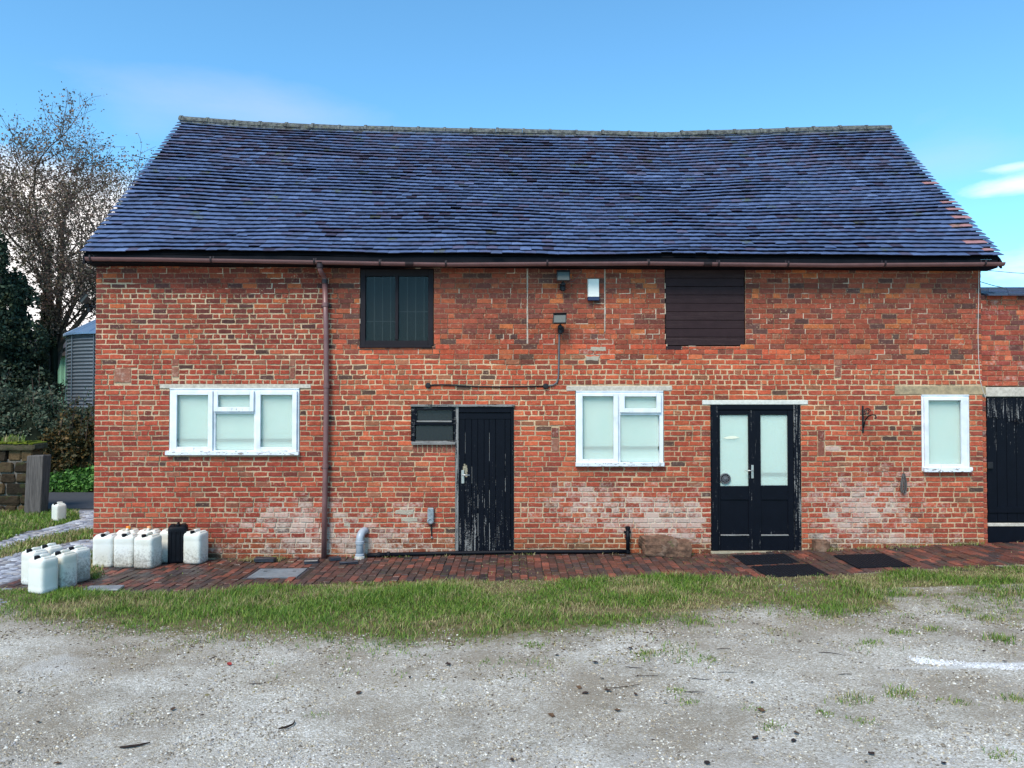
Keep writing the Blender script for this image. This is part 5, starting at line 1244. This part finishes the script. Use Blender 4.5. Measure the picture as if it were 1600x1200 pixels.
# cobbles of the lane
gx_, gy_ = np.meshgrid(np.arange(-16, -5.6, .19), np.arange(-2.8, 5.1, .115)); gx_ = gx_.ravel()+rng.uniform(-.03, .03, gx_.size); gy_ = gy_.ravel()+rng.uniform(-.012, .012, gy_.size)
k = inside(gx_, gy_, LANE) & (grassiness(gx_, gy_) < .3) & ~((gx_ > XL-.1) & (gy_ > -.12)) & ~in_path(gx_, gy_); gx_, gy_ = gx_[k], gy_[k]
tag(stones('lane_setts', gx_, gy_, np.full(len(gx_), .054), np.array([lin(160, 162, 170), lin(184, 186, 192), lin(134, 136, 146), lin(170, 166, 164)]), 9, 'sett', flat=.30, zo=.0, sq=1.45), 'wet grey stone setts paving the lane at the left', 'paving')
# dark twigs
def twig(a, b, L, rz, label, curve=.3, rad=.006, nm='twig', group='twigs lying on the gravel'):
    p = gp(a, b); pts = []
    for k in range(7):
        t_ = k/6-.5; x = p.x+L*t_*math.cos(rz)-curve*L*(t_*t_)*math.sin(rz)+random.uniform(-.006, .006); y = p.y+L*t_*math.sin(rz)+curve*L*t_*t_*math.cos(rz); pts.append((x, y, float(gz(x, y))+rad+.008))
    o = MB().tube(pts, [rad*.7, rad, rad*1.1, rad, rad*.9, rad*.8, rad*.5], 6).build(nm, M['wood_stick'])
    tag(o, label, 'twig', group)
twig(453, 1137, .16, 1.1, 'dark curved twig lying alone on the gravel at the lower left', .8, .007, group=None)
twig(210, 1169, .18, .35, 'rough dark twig lying at the lower left of the yard', .3, .008, group=None)
for i, (a, b, L, rz) in enumerate(((1300, 1022, .22, -.5), (1010, 1058, .2, .1), (1085, 1083, .16, 0), (1135, 1052, .16, .1), (1320, 1055, .1, 0), (975, 1075, .3, .3), (1095, 1063, .18, -.1), (400, 1070, .12, 0), (1130, 1015, .14, .2), (990, 1045, .14, -.2))):
    twig(a, b, L, rz, 'thin dark twig lying on the gravel', random.uniform(-.5, .5), .0028)
# dead leaves and clods
dl = [(1180, 1155), (993, 1087), (940, 1062), (965, 1112), (1362, 1180), (1245, 1148), (1105, 1195), (905, 1076), (915, 1085), (950, 1081), (930, 1037), (1190, 1112), (1570, 1035), (270, 1110), (30, 1083), (290, 1072), (800, 1190), (60, 1130), (1475, 1195), (1353, 1192), (700, 1040), (1040, 1100), (1175, 1068), (862, 1120), (640, 1060), (560, 1085), (1240, 1160), (90, 1195), (985, 1015), (870, 1025)]
protos = []
for k in range(4):
    mb = MB(); n = 9; pr = []
    for q in range(n):
        an = 2*math.pi*q/n; rr = (.030+.018*abs(math.sin(an*2.2+k)))*random.uniform(.8, 1.2); pr.append((rr*math.cos(an)*1.3, rr*math.sin(an), .006+.014*random.random()))
    mb.add([(0, 0, .006)]+pr+[(a_, b_, c_-.0015) for a_, b_, c_ in [(0, 0, .006)]+pr], [(0, 1+q, 1+(q+1) % n) for q in range(n)]+[(n+1, n+2+(q+1) % n, n+2+q) for q in range(n)])
    o = mb.build('dead_leaf', simple('dead_leaf%d' % k, lin(*((58, 44, 38), (74, 56, 44), (48, 40, 38), (96, 72, 52))[k]), .8, .2, .3, 60, .2).m, origin=(0, 0, 0)); protos.append(o)
for i, (a, b) in enumerate(dl):
    o = protos[i] if i < 4 else protos[i % 4].copy()
    if i >= 4: col.objects.link(o)
    p = gp(a, b); o.location = p+Vector((0, 0, .010)); o.rotation_euler = (random.uniform(-.2, .2), random.uniform(-.2, .2), random.uniform(0, 6)); s_ = random.uniform(.25, .6); o.scale = (s_, s_, s_)
    tag(o, 'dark dead leaf lying on the gravel', 'leaf', 'dead leaves lying on the gravel')
p = gp(358, 1040); o = protos[1].copy(); o.data = o.data.copy(); o.data.materials.clear(); o.data.materials.append(simple('red_leaf', lin(150, 56, 48), .7, .3, .2).m); o.location = p+Vector((0, 0, .01)); o.scale = (.5, .5, .5); col.objects.link(o); del o['group']
tag(o, 'reddish leaf lying on the gravel at the left, the only red one', 'leaf')
# dead stalks and moss along the foot of the wall
x, y, u = scatter(XL+.2, 9.5, -.16, -.02, 16000, 31); nn = fbm(x*2.2, y*0, 18, 3); k = u < np.clip((nn-.52)*5, .03, 1)*.35; x, y = x[k], y[k]
ok = ~(((x > D_F[0]) & (x < D_F[2])) | ((x > D_B[0]) & (x < D_B[2]))); x, y = x[ok], y[ok]
tag(blades('wall_foot_weeds', x, y, .05, .6, 14, wd=.003, lean=1.2), 'sparse weeds and dead stalks along the foot of the barn wall', 'weeds')
p = gp(405, 876); r = np.random.default_rng(3); x = p.x+r.normal(0, .13, 500); y = np.minimum(p.y+r.normal(0, .05, 500), -.04)
tag(blades('straw_heap', x, y, .05, 1.0, 15, wd=.004, lean=2.2, kind='stuff'), 'little heap of dead stalks against the wall behind the manhole cover', 'straw')
x, y, u = scatter(-6.5, 9, -2.6, -.1, 9000, 41); k = in_path(x, y) & (u < np.clip((fbm(x*1.5, y*1.5, 71, 3)-.5)*3, .02, .6)); x, y = x[k], y[k]
tag(blades('path_weeds', x, y, .022, .6, 16, wd=.003, lean=1.8), 'small weeds and straw between the bricks of the path', 'weeds')

# ------------------------------------------------------------------ left background
# stone gate wall
wy = 4.9; gp0 = thing('stone_gate_wall', 'dark mossy sandstone wall end with thick coping at the left edge', 'wall', (-12.2, wy+.2, -.12))
xw0, xw1 = -14.6, wp(49, 760, wy).x; MB().box((xw0, wy+.03, -.3), (xw1-.02, wy+.42, 1.03), .01, (.16, .14, .12, 0)).build('wall_core', M['pier_stone'], gp0)
z = -.2; k = 0; SC = [(60, 55, 48), (80, 73, 62), (50, 46, 42), (94, 84, 70), (44, 42, 39), (68, 63, 55)]
while z < .98:
    h_ = (.25, .22, .24, .22, .24)[k % 5]; x = xw1+random.uniform(-.01, .02)
    while x > xw0:
        w_ = random.uniform(.24, .56); k4 = random.uniform(.85, 1.1); c4 = lin(*[q*k4*t4 for q, t4 in zip(random.choice(SC), (1.12, 1.0, .84))])+(0,)
        mb = MB(); mb.box((max(x-w_+.012, xw0), wy-.01+random.uniform(-.02, .01), z+.01), (x-.006, wy+.40, z+h_-.008), .03, c4, jit=.016); mb.build('stone', M['pier_stone'], gp0); x -= w_
    z += h_; k += 1
MB().box((xw0, wy-.07, z+.0), (xw1+.08, wy+.47, z+.15), .03, lin(84, 78, 62)+(0,), jit=.012).build('coping', M['pier_stone'], gp0)
mb = MB()
for k in range(40):
    a = xw0+(xw1+.08-xw0)*k/40; mb.box((a-.01, wy-.08, z+.13+random.uniform(-.01, .01)), (a+.09, wy+.46, z+.17+random.uniform(-.01, .02)), .015, jit=.012)
mb.build('moss_cap', M['moss'], gp0)
ZW = z+.17
p = wp(18, 690, wy+.1); r = np.random.default_rng(4); n = 160
o = blades('coping_grass', p.x+r.normal(0, .10, n), p.y+r.normal(0, .06, n), .16, .5, 17, kind=None, wd=.006, lean=.5); o.data.transform(Matrix.Translation((0, 0, ZW+.11)))
tag(o, 'tuft of grass growing on top of the mossy wall coping', 'grass tuft')
# gatepost
b = wp(56, 806, wy-.15); mb = MB(); zt_ = wp(60, 711, wy-.15).z; zg = float(gz(b.x, b.y)); x0 = wp(45, 760, wy-.15).x; x1 = wp(71, 760, wy-.15).x
mb.box((x0, wy-.32, zg-.1), (x1, wy-.04, zt_), .02, jit=.008); mb.v = [(vx+(vz)*.05, vy, vz+(vx-x0)*.03*(vz > .8)) for vx, vy, vz in mb.v]
t = mb.build('gatepost', M['grey_wood'], origin=((x0+x1)/2, wy-.18, zg)); tag(t, 'weathered grey timber gatepost against the end of the stone wall', 'post')
# silo
SX, SY, SR = -13.35, 16.4, 2.45; SZT = wp(103, 528, SY).z
t = thing('grain_silo', 'grey corrugated steel grain silo with conical roof behind the barn corner', 'silo', (SX, SY, -.1))
prof = []; z = -.1; st = .12
while z < SZT: prof += [(SR+.022, z), (SR+.012, z+st*.25), (SR-.022, z+st*.5), (SR+.0, z+st*.75)]; z += st
MB().lathe((SX, SY, 0), prof, 64).build('silo_wall', M['silo_steel'], t)
for k in range(14):
    an = 2*math.pi*k/14; a = (SX+(SR+.04)*math.cos(an), SY+(SR+.04)*math.sin(an))
    MB().tube([(a[0], a[1], -.1), (a[0], a[1], SZT)], .02, 5).build('stiffener', M['silo_steel'], t)
MB().lathe((SX, SY, SZT), [(SR+.14, -.06), (SR+.14, .0), (.35, 1.28), (.33, 1.42), (.05, 1.48)], 48).build('silo_roof', M['silo_roof'], t)
for k in range(24):
    an = 2*math.pi*k/24; MB().tube([(SX+(SR+.13)*math.cos(an), SY+(SR+.13)*math.sin(an), SZT+.01), (SX+.36*math.cos(an), SY+.36*math.sin(an), SZT+1.29)], .018, 4).build('roof_rib', M['silo_roof'], t)
# green shed
t = thing('green_shed', 'green corrugated farm shed with dark roof glimpsed behind the hedge', 'shed', (-23, 30, 0))
zt_ = wp(90, 556, 26).z; zr_ = wp(90, 543, 26).z; mb = MB(); V = []; Fs = []; n = 160
for k in range(n+1):
    x = -30+18*k/n; y = 26+.03*math.cos(k*math.pi/2*2); V += [(x, y, -.2), (x, y, zt_)]
Fs = [(2*k, 2*k+2, 2*k+3, 2*k+1) for k in range(n)]; mb.add(V, Fs); mb.build('cladding', M['green_sheet'], t)
MB().box((-30, 26.05, -.2), (-12, 36, zt_), .01).build('shed_body', M['green_sheet'], t)
MB().add([(-30.3, 25.6, zt_-.02), (-11.7, 25.6, zt_-.02), (-11.7, 31, zt_+1.5), (-30.3, 31, zt_+1.5), (-30.3, 25.6, zt_+.18), (-11.7, 25.6, zt_+.18), (-11.7, 31, zt_+1.7), (-30.3, 31, zt_+1.7), (-11.7, 36.4, zt_), (-30.3, 36.4, zt_)],
         [(4, 5, 6, 7), (0, 1, 5, 4), (3, 2, 1, 0), (7, 6, 8, 9), (1, 2, 6, 5), (4, 7, 3, 0)]).build('roof', M['shed_roof'], t)

def leaves(name, P, size, cols, seed, parent=None, kind=None, origin=(0, 0, 0), mat='leaf', elong=1.5):
    n = len(P); r = np.random.default_rng(seed); s = size*r.uniform(.6, 1.35, n)
    a = r.normal(0, 1, (n, 3)); a /= np.linalg.norm(a, axis=1)[:, None]; b = r.normal(0, 1, (n, 3)); b -= a*(a*b).sum(1)[:, None]; b /= np.linalg.norm(b, axis=1)[:, None]; c_ = np.cross(a, b)
    a = a*(s*elong*.5)[:, None]; b = b*(s*.5)[:, None]; f = c_*(s*.12)[:, None]
    V = np.stack([P-a, P+b*.9+f, P+a, P-b*.9+f], 1); T = np.arange(n)[:, None]*4+np.array([[0, 1, 2, 3]])
    cc = cols[r.integers(0, len(cols), n)]*r.uniform(.7, 1.25, n)[:, None]; cc = np.concatenate([cc, np.ones((n, 1))], 1)[:, None].repeat(4, 1)
    return np_mesh(name, V.reshape(-1, 3), T, cc.reshape(-1, 4), M[mat], parent, kind, 4, origin)
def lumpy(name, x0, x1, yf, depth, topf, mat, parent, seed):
    """near-black stand-in for the shade inside a hedge, a bulging solid with no flat face"""
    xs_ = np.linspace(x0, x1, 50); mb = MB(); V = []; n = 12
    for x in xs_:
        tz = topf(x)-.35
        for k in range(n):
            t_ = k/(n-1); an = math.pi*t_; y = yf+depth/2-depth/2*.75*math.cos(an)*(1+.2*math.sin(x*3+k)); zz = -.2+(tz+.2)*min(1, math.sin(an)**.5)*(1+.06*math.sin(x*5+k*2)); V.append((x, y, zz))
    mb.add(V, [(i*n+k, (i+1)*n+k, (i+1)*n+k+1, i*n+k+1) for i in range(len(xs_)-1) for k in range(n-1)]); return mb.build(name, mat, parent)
simple('hedge_core', (.012, .016, .010), .95, .05, .4, 5, .5)  # near-black colour stands in for the shade deep in the foliage
def hedge(name, label, cat, x0, x1, yf, depth, topf, n, cols, seed, size=.075):
    t = thing(name, label, cat, ((x0+x1)/2, yf+depth/2, -.1)); r = np.random.default_rng(seed)
    lumpy('shade_core', x0, x1, yf, depth, topf, M['hedge_core'], t, seed)  # solid dark core, shade inside the hedge put into its colour
    x = r.uniform(x0, x1, n*3); z = r.uniform(-.1, 1, n*3); tz = np.array([topf(q) for q in np.linspace(x0, x1, 200)]); tt = np.interp(x, np.linspace(x0, x1, 200), tz)
    z = z*tt+(fbm(x*2.5, z*4, seed, 3)-.5)*.5; d = r.exponential(.18, n*3)+(fbm(x*1.6, z*1.8, seed+3, 4)-.35)*.9; y = yf+d+np.clip(z/tt-.75, 0, 1)*1.5+ (depth*.5*r.uniform(0, 1, n*3))*(z > tt*.85)
    k = (fbm(x*3.2, z*3.2, seed+8, 3) > r.uniform(.18, .62, n*3)); P = np.stack([x, y, z], -1)[k][:n]
    leaves('foliage', P, size, cols, seed, t, origin=(0, 0, 0)).location = -Vector(t.location)
    # shoots standing out of the top
    pts = []; mb = MB()
    for q in range(int((x1-x0)*7)):
        x = random.uniform(x0, x1); b_ = topf(x)-.2; hh_ = random.uniform(.25, .95); y = yf+random.uniform(.2, depth*.7); lx = random.uniform(-.25, .25)
        mb.tube([(x, y, b_-.2), (x+lx*.4, y, b_+hh_*.5), (x+lx, y, b_+hh_)], [.012, .008, .004], 4)
        for s_ in range(int(26*hh_)+6): f = random.random(); pts.append((x+lx*f+random.gauss(0, .06), y+random.gauss(0, .06), b_+hh_*f+random.gauss(0, .05)))
    mb.build('shoots', M['twig_bark'], t)
    leaves('shoot_leaves', np.array(pts), size*.9, cols, seed+1, t).location = -Vector(t.location)
    return t
def htop(x): return I(x, [(-26, 2.7), (-16, 2.65), (-14.2, 2.5), (-13.0, 2.55), (-12.4, 2.1), (-11, 1.85), (-4, 1.9)])+.25*(float(vnoise(x*1.7, 0, 3))-.5)
HG = np.array([lin(82, 98, 78), lin(64, 80, 60), lin(100, 114, 92), lin(44, 54, 42), lin(104, 112, 92), lin(80, 78, 60)])
hedge('hedge', 'tall dark grey green hedge beyond the lane, running behind the stone wall', 'hedge', -26, -11.9, 8.9, 1.7, htop, 60000, HG, 1)
HB = np.array([lin(60, 68, 46), lin(84, 78, 48), lin(104, 82, 48), lin(50, 56, 40), lin(76, 74, 44), lin(112, 88, 48)])
hedge('autumn_shrub', 'dark shrub with orange brown autumn leaves beside the barn corner', 'shrub', -12.4, -7.0, 8.6, 1.5, lambda x: htop(x)*.86, 42000, HB, 2, .085)
r = np.random.default_rng(9); n = 26000; x = r.uniform(-22, -6, n); y = r.uniform(8.0, 8.9, n); z = -.1+.10+(y-8.0)*.55+r.normal(0, .05, n)+(fbm(x*3, y*3, 5, 3)-.5)*.2
o = leaves('ground_ivy', np.stack([x, y, z], -1), .085, np.array([lin(82, 132, 56), lin(66, 112, 46), lin(104, 150, 70), lin(50, 88, 38)]), 10, None, 'stuff', elong=1.15); tag(o, 'bright green low weeds along the far side of the lane', 'ground cover')
# trees
def tree(name, label, base, height, spread, seed, lean, ivy, nleaf, lcols, limbs, kind='bare', lsize=.10, trunk_r=.26, levels=5):
    t = thing(name, label, 'tree', base); rr = random.Random(seed); segs = MB(); twigs = MB(); tips = []
    def grow(p, d, L, r_, lev):
        pts = [p]; n = 5 if lev < 3 else 3; q = Vector(p); dd_ = d.normalized(); step = L/n
        for i in range(n):
            dd_ = (dd_+Vector((rr.gauss(0, .16), rr.gauss(0, .16), rr.gauss(.03, .10)))*(1 if lev else .5)).normalized(); q = q+dd_*step; pts.append(Vector(q))
        rs = [max(.006, r_*(1-.38*i/n)) for i in range(n+1)]
        (segs if lev < 3 else twigs).tube(pts, rs, 7 if lev < 2 else (5 if lev < 3 else 3), cap=False)
        if lev >= levels-2:
            for p_ in pts[1:]: tips.append((p_, lev))
        if lev >= levels: return
        nb = limbs[lev]
        for i in range(nb):
            f = (.30 if lev else .42)+(1-(.30 if lev else .42))*(i+rr.random()*.8)/nb; k = min(n-1, int(f*n)); a = pts[k].lerp(pts[k+1], f*n-k)
            ax = Vector((rr.gauss(0, 1), rr.gauss(0, 1), rr.gauss(0, .35))).normalized(); ang = rr.uniform(.55, 1.05)
            nd = (dd_*math.cos(ang)+(ax-dd_*ax.dot(dd_)).normalized()*math.sin(ang)); nd.z += .12; grow(a, nd, L*rr.uniform(.50, .72)*spread, rs[k]*.58, lev+1)
        grow(pts[-1], dd_, L*.62, rs[-1]*.8, lev+1)
    grow(Vector(base), Vector(lean), height*.42, trunk_r, 0)
    segs.build('trunk', M['bark'], t, smooth=True); twigs.build('twigs', M['twig_bark'], t)
    T_ = np.array([tuple(p_) for p_, l in tips]); r = np.random.default_rng(seed)
    if nleaf:
        P = T_[r.integers(0, len(T_), nleaf)]+r.normal(0, .16, (nleaf, 3)); leaves('crown', P, lsize, lcols, seed+1, t).location = -Vector(t.location)
    return t, T_
OAKSEED = 4
brown = np.array([lin(138, 110, 98), lin(112, 90, 84), lin(150, 122, 98), lin(92, 86, 70), lin(104, 98, 76)])
TY = 18.5
tb = wp(60, 628, TY); tree('oak_tree', 'tall autumn tree with sparse brown leaves rising behind the silo', (tb.x, TY, -.1), 13.9, 1.08, OAKSEED, (.03, 0, 1), True, 36000, brown, (4, 4, 4, 4, 3), lsize=.06, trunk_r=.25)
tb = wp(-75, 628, 17); tree('ash_tree', 'twiggy olive brown tree at the left edge of the view', (tb.x, 17, -.1), 12.0, .95, 33, (-.02, 0, 1), True, 12000, np.array([lin(110, 98, 76), lin(92, 84, 68), lin(124, 110, 82)]), (4, 4, 4, 4, 3), lsize=.09)
def ivy_mass(label, cx, cy, h, rad, n, seed, cols=np.array([lin(50, 66, 52), lin(38, 52, 42), lin(66, 82, 62), lin(76, 84, 58)])):
    r = np.random.default_rng(seed); t = thing('ivy_clad_trunk', label, 'tree', (cx, cy, -.1))
    m_ = int(18+h*3); P = []
    lumps = []
    for q in range(m_):
        f = (q+.5)/m_; sp_ = rad*(1-f**1.7)*.75; a_ = r.uniform(0, 6.28); lumps.append((cx+sp_*math.cos(a_)*r.uniform(.2, 1), cy+sp_*math.sin(a_)*.7, h*f*.96, rad*r.uniform(.30, .55)*(1-.45*f)))
    tot = sum(l[3]**2 for l in lumps)
    for lx, ly, lz, lr in lumps:
        k = int(n*lr**2/tot); v = r.normal(0, 1, (k, 3)); v /= np.linalg.norm(v, axis=1)[:, None]; v[:, 2] *= 1.2
        P.append(np.array([lx, ly, lz])+v*lr*(r.uniform(.5, 1.12, k)**.5)[:, None])
    P = np.concatenate(P); P = P[fbm(P[:, 0]*2.6+P[:, 1], P[:, 2]*2.4, seed, 3) > r.uniform(.2, .5, len(P))]
    leaves('ivy', P, .085, cols, seed+1, t).location = -Vector(t.location)
    MB().tube([(cx, cy, -.1), (cx+.1, cy, h*.45), (cx+.05, cy, h*.85)], [.28, .2, .1], 8).build('trunk', M['bark'], t)
    mb = MB(); mb.lathe((cx, cy, 0), [(rad*.5, -.1), (rad*.5, h*.15), (rad*.36, h*.5), (rad*.15, h*.75), (.05, h*.85)], 14); mb.v = [(a+random.uniform(-.12, .12), b+random.uniform(-.12, .12), c_) for a, b, c_ in mb.v]; mb.build('ivy_shade_core', M['hedge_core'], t)  # solid dark core, colour stands in for shade behind the ivy leaves
a = wp(22, 600, 15.0); ivy_mass('dense dark ivy covering the foot of the tall tree, broad at the base', a.x, 15.0, wp(0, 425, 15).z, 1.75, 44000, 5)
a = wp(-8, 600, 14.2); ivy_mass('dark ivy clad trunk at the extreme left edge of the view', a.x, 14.2, wp(0, 360, 14.2).z, 1.1, 20000, 6)
a = wp(72, 600, 18.2); ivy_mass('slim ivy sleeve high on the trunk of the tall tree', a.x, 18.2, wp(0, 370, 18.2).z, .7, 9000, 8)
